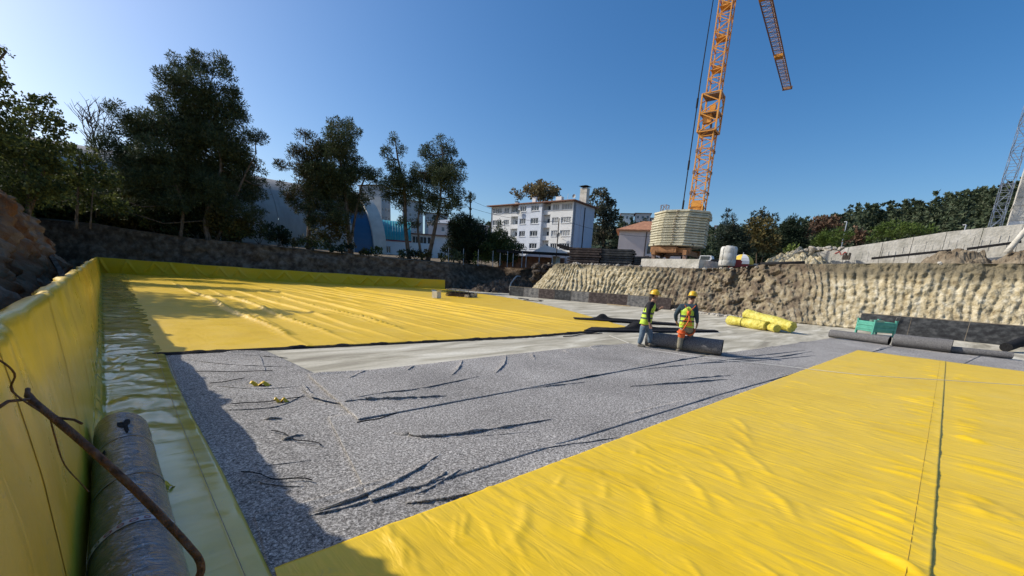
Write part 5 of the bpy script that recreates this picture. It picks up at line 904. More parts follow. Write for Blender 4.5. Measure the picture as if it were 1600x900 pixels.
def simple_house(name, label, cat, loc, rz, L_, D_, H_, wallm, roofm, wins, roof_h, over=.5, flat=False):
    t = empty(name, loc, rz, label, cat); ops = [(u-w/2,u+w/2,z,z+h) for u, z, w, h, n in wins]
    mb = MB(); wall_grid(mb, 0, L_, 0, H_, ops, lambda u, d, z: (u, d, z), .15); mb.quads([(0,0,0),(0,D_,0),(0,D_,H_),(0,0,H_),(L_,0,0),(L_,D_,0),(L_,D_,H_),(L_,0,H_)], [(0,1,2,3),(4,5,6,7),(1,5,6,2)]); mb.build('wall', wallm, t)
    for u, z, w, h, n in wins: window(t, w-.02, h-.02, n, (u,.12,z+.01), axis='x')
    o = over; mb = MB()
    if flat: mb.box((L_/2,D_/2,H_+.12),(L_+2*o,D_+2*o,.22))
    else:
        i_ = min(D_/2, L_/2)*.98; mb.quads([(-o,-o,H_),(L_+o,-o,H_),(L_+o,D_+o,H_),(-o,D_+o,H_),(-o,-o,H_+.15),(L_+o,-o,H_+.15),(L_+o,D_+o,H_+.15),(-o,D_+o,H_+.15),(i_,D_/2,H_+roof_h),(L_-i_,D_/2,H_+roof_h)],
            [(3,2,1,0),(0,1,5,4),(1,2,6,5),(2,3,7,6),(3,0,4,7),(4,5,9,8),(5,6,9),(6,7,8,9),(7,4,8)])
    mb.build('roof', roofm, t); return t
def rzd(a, b): return math.atan2(b[1]-a[1], b[0]-a[0])
h = simple_house('house', 'single storey pale pink house with orange tiled roof left of the crane ballast', 'house', (59.0,37.9,5.0), rzd((59.42,37.01),(61.05,34.24)), 9.5, 7, 4.85, pinkp, tile2, [(5.0,1.4,1.3,1.7,2),(7.6,1.4,1.2,1.7,2)], 1.9)
mb = MB(); mb.tube([(4.1,-.06,0),(4.1,-.06,4.7)], .07, 6); mb.build('downpipe', M['stone_dark'], h)
h = simple_house('school_building', 'white low building with dark glazed upper row behind the twin trunked pine', 'building', (44.6,84.1,4.4), rzd((47.33,82.37),(54.59,77.75)), 13.5, 9, 5.2, wp2, tile, [(3.4+i*1.6,3.4,1.5,1.5,2) for i in range(4)]+[(3.6+i*2.2,.5,1.1,1.3,2) for i in range(4)], .8, flat=True)
h = simple_house('house', 'pale pink two storey building with dark roof seen between pine trunks', 'house', (64.6,101.2,8.0), rzd((66.08,100.16),(73.78,94.64)), 16, 9, 6.9, pinkp, greyp, [(1.8+i*2.1,4.9,.9,1.2,2) for i in range(7)], 1.6)
h = simple_house('hall_annex', 'low white building with glossy teal curved roof right of the arched hall', 'building', (41.2,82.4,4.5), rzd((41.36,82.18),(45.96,79.7)), 6.0, 9, 3.3, wp2, wp2, [(1.6,.8,.9,1.4,2)], .1, flat=True, over=.1)
tealm = mat('teal_metal_roof', [(.03,.28,.30),(.05,.36,.38)], 1, .35, 0, spec=.6)
for i in range(12):
    mb = MB(); x0 = -.1+i*.52; N = 10
    for k in range(N):
        a0, a1 = k/N*PI/2, (k+1)/N*PI/2; y0, z0, y1, z1 = 5-5.2*math.cos(a0), 3.45+4.2*math.sin(a0), 5-5.2*math.cos(a1), 3.45+4.2*math.sin(a1)
        mb.quads([(x0,y0,z0),(x0+.44,y0,z0),(x0+.44,y1,z1),(x0,y1,z1),(x0+.48,y0-.06,z0+.05),(x0+.50,y0-.06,z0+.05),(x0+.50,y1-.06,z1+.08),(x0+.48,y1-.06,z1+.08)], [(0,1,2,3),(1,4,7,2),(4,5,6,7)])
    mb.build('roof_sheet', tealm, h)
mb = MB(); mb.box((3,-.06,3.35),(6.4,.16,.22)); mb.build('fascia', mat('red_trim', [(.30,.04,.05)]), h)

# arched hall, a barrel vault with coloured stripes
hall = empty('arched_hall', (39.1,75.5,3.6), 0, 'large arched white sports hall with blue stripe and pale rim behind the pines', 'hall')
wm = mat('shaded_hall_membrane', [(.30,.275,.235),(.38,.35,.30)], .35, .6, .1, 3, stretch=(3,1,1)); bm_ = mat('hall_blue_stripe', [(.015,.07,.14),(.02,.09,.18)], .5, .5); rim = mat('hall_rim', [(.44,.42,.36),(.54,.52,.45)], .6, .6)  # white hall membrane coloured darker to stand for the shade behind the trees
N = 40
def arch(x0, x1, R_, mat__, nm, thick=0):
    mb = MB(); P_ = []
    for k in range(N+1): a = PI*k/N; P_.append((12.5-math.cos(a)*R_, math.sin(a)**.85*(R_+.6) if 0 < k < N else 0))
    for k in range(N):
        (ya, za), (yb, zb) = P_[k], P_[k+1]; mb.quads([(x0,ya,za),(x1,ya,za),(x1,yb,zb),(x0,yb,zb)], [(0,1,2,3)])
        if thick:
            for x in (x0, x1): mb.quads([(x,ya,za),(x,yb,zb),(x,12.5+(yb-12.5)*.94,zb*.94),(x,12.5+(ya-12.5)*.94,za*.94)], [(0,1,2,3)])
    return mb.build(nm, mat__, hall, not thick)
xs = [-4.4]
for i in range(9): arch(-6.0-(i+1)*6, -6.0-i*6-.06, 12.2-.02*(i%2), wm, 'roof_bay')
arch(-6.02,-2.5,12.1,bm_,'blue_stripe'); arch(-2.5,0,12.5,rim,'end_rim',1); arch(-.4,-.35,11.7,bm_,'gable_frame')
mb = MB(); mb.quads([(-.5,12.5-math.cos(PI*k/N)*11.8, math.sin(PI*k/N)**.85*12.4 if 0<k<N else 0) for k in range(N+1)], [tuple(range(N+1))]); mb.build('gable', greyp, hall)
# far town and other background buildings
FB = [('grey far apartment tower partly hidden behind the hall rim', (72,142.5,10), .5, 5.5, 20, greyp, 7, 3), ('grey far apartment block between the hall rim and slim pine', (78.5,139.5,9.5), -.5, 7, 16.5, greyp, 5, 4), ('grey lower far block left of the twin trunked pine', (85,135.5,9), -.6, 8, 13.5, greyp, 4, 4),
  ('pale far tower block right of the apartment block, left one', (184.5,118.6,22), -1.0, 6, 12.5, wp2, 4, 3), ('pale far tower block right of the apartment block, taller right one', (188.3,113,21), -1.0, 7, 13.8, pinkp, 4, 3), ('distant pink topped block above the pink house roof', (192.5,106.8,21), -1.0, 8, 11.8, pinkp, 3, 3),
  ('distant grey houses on the slope right of the ballast', (204.5,81,14), -1.2, 9, 15.5, greyp, 4, 4), ('distant pale house just left of the slender cypress', (150,60.5,10), -1.2, 5, 9.5, wp2, 2, 2), ('grey distant house row seen left of the apartment block', (140,169,14), -.7, 16, 11, greyp, 3, 7)]
for lb, loc, rz, L_, H_, wm_, fl_, nw in FB:
    simple_house('far_building', lb, 'building', loc, rz, L_, 9, H_, wm_, tile, [((i+.5)*L_/nw, H_-2.4-j*2.9, L_/nw*.5, 1.3, 2) for i in range(nw) for j in range(fl_)], .8)
# ramp wall, stair tower, tall concrete pier
rw = empty('ramp_wall', (47,0,0), 0, 'long sloping pale concrete ramp wall rising to the right above the cut bank', 'ramp wall')
prof = [(9.9,5.35),(9.0,5.62),(7,6.0),(4.81,6.38),(1.21,7.06),(-2.5,7.46),(-12,7.9)]
for i, ((ya, za), (yb, zb)) in enumerate(zip(prof[:-1], prof[1:])):
    mb = MB(); n = max(1, round(abs(ya-yb)/1.8))
    for k in range(n):
        y0, y1 = ya+(yb-ya)*k/n, ya+(yb-ya)*(k+1)/n; z0, z1 = za+(zb-za)*k/n, za+(zb-za)*(k+1)/n; o = .012*((i+k) % 2); mb = MB()
        mb.quads([(o,y0-.015,3.8),(o,y1+.015,3.8),(o,y1+.015,z1),(o,y0-.015,z0),(.5,y0-.015,3.8),(.5,y1+.015,3.8),(.5,y1+.015,z1),(.5,y0-.015,z0)], [(0,1,2,3),(3,2,6,7),(4,7,6,5),(0,3,7,4),(1,5,6,2)]); mb.build('wall_bay', M['paleconc'], rw)
mb = MB(); mb.quads([(.35,9,3.8),(.35,-12,3.8),(.35,-12,5.5),(.35,9,5.5)], [(0,1,2,3)]); mb.build('joint_back', M['stone_dark'], rw)
mb = MB()
for i in range(40): y = 8.5-i*.42; z = np.interp(y, [p[0] for p in prof[::-1]], [p[1] for p in prof[::-1]]); mb.box((-.004,y,z-.9-.2*(i%3)),(.02,.014,.5+.3*(i%2)))
st_ = mb.build('rust_streak', mat('wall_stain', [(.36,.34,.30)]), rw)
mb = MB(); mb.bar((-.02,7.9,5.45),(-.02,7.6,5.65),.02,.06); mb.bar((-.02,7.6,5.65),(-.02,7.45,5.35),.02,.06); mb.bar((-.02,7.35,5.35),(-.02,7.2,5.6),.02,.06); mb.bar((-.02,7.2,5.6),(-.02,7.05,5.5),.02,.05)
mb.build('red_paint_mark', mat('red_spray_paint', [(.45,.06,.04)]), rw)
mb = MB(); mb.bar((46.2,5.2,5.0),(45.9,.7,5.60),.30,.16); tag(mb.build('steel_beam', M['felt_dark']), 'long black beam lying against the ramp wall left of the brown heap', 'beam')
mb = MB(); mb.bar((46.3,-.1,5.72),(46.2,-2.6,6.18),.28,.16); tag(mb.build('steel_beam', M['felt_dark']), 'black beam on the ramp wall right of the brown heap', 'beam')
mb = MB(); mb.tube([(44,-2.0,5.25),(44,-2.15,5.75),(44,-2.45,6.6),(44,-2.9,7.6)], [.2,.17,.16,.16], 10); tag(mb.build('pipe', M['paleconc'], None, True), 'slanting pale pipe rising out of frame at the right edge', 'pipe')
pr_ = empty('concrete_pier', (55,-2.05,5), 0, 'tall white concrete pier at the right frame edge', 'pier')
for i in range(5): mb = MB(); mb.box((1.5,-2.6,.9+i*1.82),(3,5.1,1.80)); mb.build('lift', M['paleconc'] if i != 1 else wp2, pr_)
mb = MB(); mb.box((1.5,-2.6,4.9),(3.06,5.2,.12)); mb.build('ledge', M['paleconc'], pr_)
stt = empty('scaffold_stair', (54.6,-1.35,5), math.radians(6), 'thin steel scaffold stair tower beside the concrete pier', 'scaffold'); sg = mat('galvanised_steel', [(.30,.34,.40),(.42,.46,.52)], 6, .5)
mb0 = None
for i in range(7):
    if mb0 is None:
        mb = MB(); 
        for x in (-.5,.5):
            for y in (-.33,.33): mb.bar((x,y,0),(x,y,1.98),.035)
        for y in (-.33,.33):
            mb.bar((-.5,y,0),(.5,y,1.0),.045); mb.bar((.5,y,1.0),(-.5,y,2.0),.045); mb.bar((-.5,y,1),(.5,y,1),.03)
        for x in (-.5,.5):
            for z in (0,.5,1.0,1.5): mb.bar((x,-.33,z),(x,.33,z),.03)
            mb.bar((x,-.33,0),(x,.33,1),.035); mb.bar((x,.33,1),(x,-.33,2),.035)
        mb0 = mb.build('stair_bay', sg, stt)
    else: share(mb0, stt, (0,0,i*1.99+.0))
# stacked formwork grids behind the bank edge
for q, (x, y, w, lb, m_) in enumerate(((37.2,27.6,3.4,'rusty stack of steel formwork grids left of centre on the bank edge','ply_brown'),(38.6,24.6,3.2,'black stack of steel formwork grids at the middle of the bank edge','ply_black'),(40.0,22.2,2.2,'low black stack of steel grids next to the concrete foundation block','ply_black'))):
    zt = (1.75,1.65,.85)[q]; t = empty('formwork_stack', (x,y,gz(x,y)+.02), math.radians(112), lb, 'stack', 'stacks of steel formwork grids'); nl = (7,7,4)[q]; f0 = None
    for i in range(nl):
        if f0 is None:
            mb = MB(); 
            for s in (-1,1): mb.box((0,s*1.1,.09),(w,.08,.18)); mb.box((s*(w/2-.04),0,.09),(.08,2.2,.18))
            for k in range(1,9): mb.box((-w/2+k*w/9,0,.09),(.05,2.2,.15))
            mb.box((0,0,.175),(w-.1,2.1,.02)); f0 = mb.build('grid_frame', M[m_], t)
        else: s_ = share(f0, t, (r_.uniform(-.12,.12), r_.uniform(-.08,.08), i*zt/nl*.98), r_.uniform(-.02,.02))
mb = MB(); mb.bar((35.5,30.3,5.5),(36.8,27.5,4.85),.09,.3); mb.bar((35.9,30.3,5.35),(37.2,27.3,4.7),.09,.3); tag(mb.build('steel_beam', M['felt_dark']), 'dark beam sloping down at the left end of the rusty formwork stack', 'beam')
# canopy, sloping white wall, fence
cn = empty('canopy', (38.2,43.6,gz(38,43)), rzd((36.87,44.77),(44.95,36.66)), 'low dark flat roofed shelter on thin posts between the dark trees and apartment block', 'shelter'); zc = 4.95-gz(38,43)
mb = MB(); mb.box((5.2,1.3,zc+.35),(9.8,3.4,.12)); mb.box((5.2,-.35,zc+.2),(9.8,.06,.3)); mb.build('roof', M['felt_dark'], cn)
for i in range(6): mb = MB(); mb.box((.8+i*1.75,-.2,(zc+.2)/2),(.09,.09,zc+.2)); mb.build('post', sg, cn)
mb = MB(); mb.box((5.2,2.8,zc/2-.1),(9.6,.12,zc)); mb.build('back_wall', tile, cn)
mb = MB(); mb.quads([(46,41.6,4.2),(48.3,38.9,4.2),(48.3,38.9,5.7),(46,41.6,6.6),(43.6,44.2,4.2),(43.6,44.2,4.6)]+[(a+.6,b+.6,c) for a, b, c in [(46,41.6,4.2),(48.3,38.9,4.2),(48.3,38.9,5.7),(46,41.6,6.6),(43.6,44.2,4.2),(43.6,44.2,4.6)]], [(4,0,3,5),(0,1,2,3),(5,3,9,11),(3,2,8,9),(6,10,11,9),(7,6,9,8),(1,7,8,2),(4,5,11,10)])
tag(mb.build('stair_wall', wp2), 'white wall with sloping top in front of the apartment block', 'wall')
def ground_post(x, y, h, lb, lean=0, wires=None):
    t = empty('utility_pole', (x,y,gz(x,y)-.1), 0, lb, 'pole'); mb = MB(); mb.tube([(0,0,0),(lean,0,h)], [.14,.09], 8); mb.build('post', M['felt_dark'], t)
    mb = MB()
    for z in (.96,.86,.76): mb.box((lean*z,0,h*z),(.5,.08,.08)); mb.tube([(lean*z+.2,0,h*z),(lean*z+.2,0,h*z+.22)], .05, 6); mb.tube([(lean*z-.2,0,h*z),(lean*z-.2,0,h*z+.22)], .05, 6)
    mb.build('crossarm', M['felt_dark'], t); return t
ground_post(38.1,49.0,9.7,'dark utility pole with short crossarms beside the twin trunked pine')
t = empty('utility_pole', (45.6,39.0,gz(45.6,39)), 0, 'thin pole with a pale base box in front of the white apartment block', 'pole'); mb = MB(); mb.tube([(0,0,0),(0,0,6.1)], .07, 8); mb.build('post', M['stone_dark'], t); mb = MB(); mb.box((0,0,.5),(.9,.7,1.2)); mb.build('base_box', M['paleconc'], t)
def wire(a, b, sag, lb):
    a, b = Vector(a), Vector(b); mb = MB(); mb.tube([a.lerp(b, q)-Vector((0,0,sag*4*q*(1-q))) for q in np.linspace(0,1,16)], .018, 4); tag(mb.build('wire', M['felt_dark']), lb, 'wire')
wire((38.15,48.9,12.0),(70.5,66,16.4),1.2,'overhead wire from the dark utility pole to the apartment block roof')
wire((38.15,48.9,11.0),(45.6,39.1,9.6),.5,'overhead wire between the dark utility pole and the thin pole')
wire((45.6,39,10.0),(62.5,32.0,9.2),.8,'overhead wire from the thin pole towards the pink house')
r_ = random.Random(21)
for i in range(12):
    x, y = 33+i*.75, 46.8-i*.62; z = gz(x,y); mb = MB(); mb.tube([(0,0,-.2),(0,0,1.9)], .04, 6)
    if i % 2 == 0: tag(mb.build('fence_post', sg, None, False, (x,y,z)), ORD[i//2]+' thin steel fence post from the left below the dark trees', 'fence post', 'fence posts below the dark trees')
# lamp posts on the ramp
for (x, y, zt, lb) in ((108.6,17.4,16.2,'white lamp post in front of the trees above the ramp, left one'),(110,.7,15.0,'white lamp post in front of the forest above the ramp, right one')):
    t = empty('lamp_post', (x,y,gz(x,y)), 0, lb, 'lamp post'); hh = zt-gz(x,y); mb = MB(); mb.tube([(0,0,0),(0,0,hh)], .09, 8); mb.build('post', sg, t); mb = MB(); mb.box((0,.25,hh),(.22,.4,.14)); mb.build('lamp_head', wfr, t)
# white tank, parasol, red box, pickup, dark rubble of site things around the crane
tk = empty('water_tank', (36.95,13.25,3.72), .3, 'dirty white cylindrical tank on the bank right of the crane', 'tank'); zt = 1.52; TS = .82
tm = mat('dirty_white_plastic', [(.38,.36,.31),(.55,.54,.50),(.66,.66,.63)], 1.6, .6, .2, 5)
n, seg = 10, 28; V = []; Fc = []
for j, (rr, z) in enumerate(((.70,0),(.76,.05),(.77,.4),(.74,.45),(.76,.5),(.76,.95),(.74,1.0),(.76,1.05),(.75,zt-.12),(.66,zt),(.2,zt+.02))): V += [(TS*rr*math.cos(2*PI*k/seg)*(1+.02*math.sin(k*1.7+j)), TS*rr*math.sin(2*PI*k/seg), z) for k in range(seg)]
Fc = [(j*seg+k, j*seg+(k+1)%seg, (j+1)*seg+(k+1)%seg, (j+1)*seg+k) for j in range(10) for k in range(seg)]+[tuple(10*seg+k for k in range(seg))]
mesh_obj('shell', V, Fc, tm, tk, True)
mb = MB(); mb.tube([(0,0,zt),(0,0,zt+.08)], .28, 14); mb.build('lid', tm, tk); mb = MB()
for k in range(5): a = k*2*PI/5; mb.bar((.63*math.cos(a),.63*math.sin(a),.1),(.63*math.cos(a),.63*math.sin(a),zt-.1),.04)
mb.build('strap', curt, tk)
pz = gz(46,14.9); ps = empty('parasol', (40.1,13.15,gz(40,13.1)+.28), .2, 'yellow and white parasol standing low beside the red box', 'parasol'); ym2 = mat('parasol_yellow', [(.70,.50,.06)], rough=.7)
for k in range(8):
    a0, a1 = 2*PI*k/8, 2*PI*(k+1)/8; V = []; 
    for j in range(6):
        f_ = j/5; rr = .92*math.sin(f_*PI/2); z = .85*math.cos(f_*PI/2)+.0
        V += [(rr*math.cos(a0),rr*math.sin(a0),z),(rr*math.cos(a1),rr*math.sin(a1),z)]
    mesh_obj('panel', V, [(2*j,2*j+1,2*j+3,2*j+2) for j in range(5)], ym2 if k % 2 else wp2, ps)
mb = MB(); mb.tube([(0,0,-.25),(0,0,1.0)], .03, 8); mb.build('pole', sg, ps)
rb = empty('red_box', (38.0,12.95,gz(38.0,12.95)), .4, 'small red plastic barrier box beside the white tank', 'barrier'); rm_ = mat('red_plastic', [(.50,.04,.03)], rough=.45)
mb = MB(); mb.box((0,0,.3),(.35,.9,.55)); mb.build('body', rm_, rb); mb = MB(); mb.box((0,.0,.62),(.2,.75,.1)); mb.build('top', rm_, rb); mb = MB(); mb.box((0,-.7,.15),(.3,.5,.3)); mb.build('foot', rm_, rb)
pu = empty('pickup_truck', (56.8,23.0,gz(56.8,23)-.25), math.radians(100), 'white pickup half hidden between ballast and tank', 'pickup'); 
mb = MB(); mb.quads([(-2.4,-.85,.4),(2.4,-.85,.4),(2.4,-.85,1.0),(1.3,-.85,1.1),(.6,-.8,1.7),(-.7,-.8,1.7),(-.9,-.85,1.05),(-2.4,-.85,1.0)]+[(x,-y,z) for x, y, z in [(-2.4,-.85,.4),(2.4,-.85,.4),(2.4,-.85,1.0),(1.3,-.85,1.1),(.6,-.8,1.7),(-.7,-.8,1.7),(-.9,-.85,1.05),(-2.4,-.85,1.0)]], [tuple(range(8)), tuple(range(15,7,-1))]+[(i,(i+1)%8,8+(i+1)%8,8+i)[::-1] for i in range(8)]); mb.build('body', wp2, pu)
mb = MB(); mb.box((0,0,1.38),(1.1,1.72,.45)); mb.build('side_window', glass, pu)
for x in (-1.5,1.5):
    for y in (-.8,.8): mb = MB(); mb.tube([(x,y-.12,.35),(x,y+.12,.35)], .36, 16); mb.build('wheel', M['felt_dark'], pu)
for (x, y, s, lb) in ((40.2,21.3,.5,'dark pile of site oddments left of the crane chassis'),(41.6,15.4,.45,'dark pile of site oddments right of the crane chassis')):
    mb = MB(); r_ = random.Random(int(x*10))
    for i in range(22): mb.box((r_.gauss(0,.6),r_.gauss(0,.8),.15+r_.random()*.8),(r_.uniform(.1,.5),r_.uniform(.1,.6),r_.uniform(.1,.4)), r_.random()*3)
    tag(mb.build('debris_pile', M['stone_dark'], None, False, (x,y,gz(x,y))), lb, 'debris pile')
# thin slabs stacked flat right of the rubble
for k, (x, y, z, L_, lb) in enumerate(((44.6,12.6,5.0,3.2,'pale flat concrete slab lying on the bank edge left of the rubble heap'),(43.8,11.4,4.72,3.4,'lower pale slab lying under the other slab left of the rubble heap'))):
    mb = MB(); mb.box((0,0,0),(1.6,L_,.14), .1); tag(mb.build('slab', M['paleconc'], None, False, (x,y,gz(x,y)+.12+.0*k)), lb, 'slab')
# silver arched halves and black pipe on the bank top
mb = MB(); mb.tube([(42.5,12.5,gz(42,12)+.25),(42.2,9.0,gz(42,9)+.25)], .16, 12); tag(mb.build('pipe', M['felt_dark'], None, True), 'black pipe lying along the bank edge left of the ramp', 'pipe')
mb = MB(); 
for k in range(4): mb.box((45.9,7.05-k*.13,5.05+.1*(k%2)),(.5,.11,.35+.2*(k%2)))
tag(mb.build('bundle', M['stone_dark']), 'dark bundle standing at the ramp wall below the red paint mark', 'bundle')

# ------------------------------------------------------------------ hills and forest
V = []; Fc = []; ridge_az = [(-20,60,14),(30,200,22),(44,215,27),(54,212,29),(62,205,26),(66,200,24),(71.5,190,22),(74.7,190,22.5),(76.7,190,24.5),(79.5,190,26),(81.5,190,29),(84.4,190,28.5),(86.7,190,30.5),(88.8,190,31),(92,190,33),(100,195,36),(120,200,38)]
A_ = np.linspace(10,120,140)
for az in A_:
    d0 = np.interp(az, [r[0] for r in ridge_az], [r[1] for r in ridge_az]); z0 = np.interp(az, [r[0] for r in ridge_az], [r[2] for r in ridge_az]) - 5
    for k in range(10): f_ = k/9; d = d0*(.60+.5*f_)+(0 if f_ < .9 else 20); z = 3+(z0-3)*math.sin(min(f_/.8,1)*PI/2) - (6 if k == 9 else 0); a = math.radians(az); V.append((d*math.sin(a), d*math.cos(a), z+1.0*fbm(az*.2,k*.6,4)))
for i in range(139):
    for k in range(9): a = i*10+k; Fc.append((a,a+1,a+11,a+10))
mesh_obj('forest_hill', V, Fc, M['forest'], None, True)['kind'] = 'structure'
V = []; Fc = []
for i in range(80):
    az = math.radians(5+i*1.4)
    for k in range(5): d = 500+k*120; V.append((d*math.sin(az), d*math.cos(az), (0,30,50+9*fbm(i*.13,1,2)-18*(i>34)+0*k,46,0)[k]))
for i in range(79):
    for k in range(4): a = i*5+k; Fc.append((a,a+1,a+6,a+5))
mesh_obj('far_hill', V, Fc, mat('hazy_hill', [(.07,.11,.11),(.10,.14,.13)], .02, 1), None, True)['kind'] = 'structure'
# ------------------------------------------------------------------ trees
def leaf_cloud(blobs, dist, aspect, size, dens, seed, clump=.30, flat=0, up_=0):
    g = np.random.default_rng(seed); C_ = []; R_ = []
    for (x, y, z, r) in blobs:
        k = max(7, int(16*(r/1.6)**1.3)) if r > .9 else 7
        d = g.normal(size=(k,3)); d /= np.linalg.norm(d, axis=1)[:,None]; rad = r*(.35+.6*g.random(k)**.6)
        c = np.array([x,y,z])+d*rad[:,None]*np.array([1,1,.85]); C_.append(c); R_.append(np.full(k, r*clump*1.15)*(.6+.8*g.random(k)))
    C_ = np.concatenate(C_); R_ = np.concatenate(R_)
    a_leaf = (size*size*aspect); n = np.maximum(6, (PI*R_**2/a_leaf*dens)).astype(int)
    idx = np.repeat(np.arange(len(C_)), n); N_ = len(idx)
    off = g.normal(size=(N_,3)); off /= np.linalg.norm(off, axis=1)[:,None]; off *= (g.random(N_)**.45)[:,None]*R_[idx][:,None]*1.15; off[:,2] *= (.45 if flat else .8)
    P_ = C_[idx]+off
    t = off/np.maximum(np.linalg.norm(off, axis=1),1e-6)[:,None] + g.normal(size=(N_,3))*.7 + np.array([0,0,.35+up_]); t /= np.linalg.norm(t, axis=1)[:,None]
    b = np.cross(t, g.normal(size=(N_,3))); b /= np.linalg.norm(b, axis=1)[:,None]
    s = size*(.55+.9*g.random(N_))[:,None]; w = s*aspect
    V = np.stack([P_-b*w*.35, P_+t*s*.45-b*w*.6, P_+t*s, P_+t*s*.5+b*w*.6], 1).reshape(-1,3); F_ = np.arange(N_*4).reshape(-1,4)
    return V, F_
def trunk_mb(polys, blobs, r0):
    mb = MB()
    for i, P_ in enumerate(polys):
        P_ = smooth_pts(P_, 4); n = len(P_); r = r0*(1 if i == 0 else .6); mb.tube(P_, [max(.04, r*(1-.85*k/(n-1))) for k in range(n)], 9)
    tr = [Vector(p) for P_ in polys for p in smooth_pts(P_, 4)[4:]]
    for (x, y, z, rr) in blobs:          # limbs reaching into every clump
        c = Vector((x,y,z)); lower = [p for p in tr if p.z < z+.3] or tr; q = min(lower, key=lambda p: (p-c).length)
        if (q-c).length > .5: mid = q.lerp(c,.5)+Vector((0,0,-.12*(q-c).length)); mb.tube([q, mid, c], [r0*.28, r0*.18, .03], 5)
    return mb
for ti, (name, label, kind, trunks, blobs) in enumerate(TREES):
    base = Vector(trunks[0][0]); d = math.hypot(base.x, base.y); g = gz(base.x, base.y)
    trunks = [[tuple(p) for p in P_] for P_ in trunks]; r_ = random.Random(ti)
    # give the crown depth: push clumps to and fro along the line of sight
    view = Vector((base.x, base.y, 0)).normalized(); Rm = max([abs(b[3]) for b in blobs]); wid = max(math.hypot(b[0]-base.x, b[1]-base.y) for b in blobs)
    bl = []
    for b in blobs:
        o = r_.uniform(-.5,.5)*min(wid, 4.5)*(.3 if 'cypress' in kind else 1); bl.append((b[0]+view.x*o, b[1]+view.y*o, b[2]+o*(b[2]-1.95)/d, b[3]))
    for P_ in trunks: P_[0] = (P_[0][0], P_[0][1], min(P_[0][2], gz(P_[0][0],P_[0][1]))-.3) if kind not in ('bare',) else P_[0]
    t = empty(name, tuple(base), 0, label, 'bush' if name == 'bush' else 'tree')
    rel = lambda p: (p[0]-base.x, p[1]-base.y, p[2]-base.z)
    trunks = [[rel(p) for p in P_] for P_ in trunks]; bl = [rel(b)+(b[3],) for b in bl]
    hgt = max(b[2] for b in bl)
    trunk_mb(trunks, bl if kind != 'bare' else [], min(.34, max(.08, hgt*.022))*(.35 if kind == 'bare' else 1)).build('trunk', M['bark'], t, True)
    if kind == 'bare': 
        mb = MB(); rr = random.Random(3)
        for P_ in trunks:
            for p, q in zip(P_[:-1], P_[1:]):
                for k in range(7):
                    s0 = Vector(p).lerp(Vector(q), rr.random()); e_ = s0+Vector((rr.uniform(-1,1), rr.uniform(-1,1), rr.uniform(.5,1.6)))*.9; m_ = s0.lerp(e_,.5)+Vector((rr.uniform(-.2,.2),0,.1)); mb.tube([s0,m_,e_],[.035,.025,.012],4); mb.tube([m_, m_+Vector((rr.uniform(-.6,.6),rr.uniform(-.5,.5),.6))],[.02,.01],4)
        mb.build('twigs', M['bark'], t)['kind'] = 'stuff'; continue
    pine = kind in ('pine','ivy','young','cedar','dark','cypress','stonepine')
    sz = max(.12, .0044*d)*(1.0 if pine else .9); V, F_ = leaf_cloud(bl, d, .20 if pine else .6, sz*1.12, 2.7 if pine else 2.6, 100+ti, clump={'cypress':.45,'stonepine':.34,'pine':.33,'cedar':.36}.get(kind,.34), flat=kind in ('cedar',))
    mesh_obj('crown', V, F_, M[kind], t)
for q, (x, y, h_, lb) in enumerate(((-8.6,35,12.5,'nearest'),(-10.4,45,15,'middle'),(-12.2,56,16.5,'farthest'))):
    z = gz(x,y); t = empty('broadleaf_tree', (x,y,z), 0, lb+' of three leafy trees on the left bank just outside the frame', 'tree'); rr = random.Random(q+70)
    bl = [(rr.gauss(0,1.5), rr.gauss(0,1.5), (h_-z)*rr.uniform(.45,.97), rr.uniform(1.0,1.7)) for _ in range(13)]
    trunk_mb([[(0,0,-.3),(.2,.1,(h_-z)*.4),(0,.2,(h_-z)*.85)]], bl, .26).build('trunk', M['bark'], t, True); V, F_ = leaf_cloud(bl, 45, .6, .34, 1.5, 640+q); mesh_obj('crown', V, F_, M['broad'], t)
# understorey along the back bank
US = []; r_ = random.Random(31)
for i in range(26):
    f_ = i/25; x, y = -9+44*f_, 73.5-27*f_
    US.append((x+r_.uniform(-.6,.6), y+r_.uniform(-.4,1.2), r_.uniform(1.3,2.3) if x < 16 else r_.uniform(.5,.9)))
for i, (x, y, r) in enumerate(US):
    z = gz(x, y); t = empty('shrub', (x,y,z-.1), 0, None, 'shrub'); k = ('broad','olive','dark','pine')[(i*7)%4]
    tag(t, ORD[i]+' shrub from the left along the dark back bank, '+('dim and leafy','dull yellowish','dark and dense','needle leaved')[(i*7)%4], group='shrubs under the pines on the back bank')
    bl = [(r_.uniform(-r,r), r_.uniform(-.5,.5)*r, r*(.5+.8*r_.random()), r*r_.uniform(.5,.9)) for _ in range(4)]
    mb = MB(); [mb.tube([(0,0,0),(b[0]*.5,b[1]*.5,b[2]*.6),b[:3]], [.05,.035,.015], 5) for b in bl]; mb.build('stem', M['bark'], t)
    V, F_ = leaf_cloud(bl, 60, .6, .28, 2.6, 500+i); mesh_obj('foliage', V, F_, M[k], t)
# dense wood behind the left trees, reads as one mass
bl = [(r_.uniform(-14,13), r_.uniform(68,74), r_.uniform(5,13), r_.uniform(1.7,2.8)) for _ in range(66)] + [(r_.uniform(-22,-6), r_.uniform(58,80), r_.uniform(5.5,9), r_.uniform(1.6,2.8)) for _ in range(36)]
V, F_ = leaf_cloud(bl, 80, .6, .5, 1.7, 901); tag(mesh_obj('left_woodland', V, F_, M['broad']), 'dense shaded woodland filling the gaps between the trees on the left', 'woodland', kind='stuff')
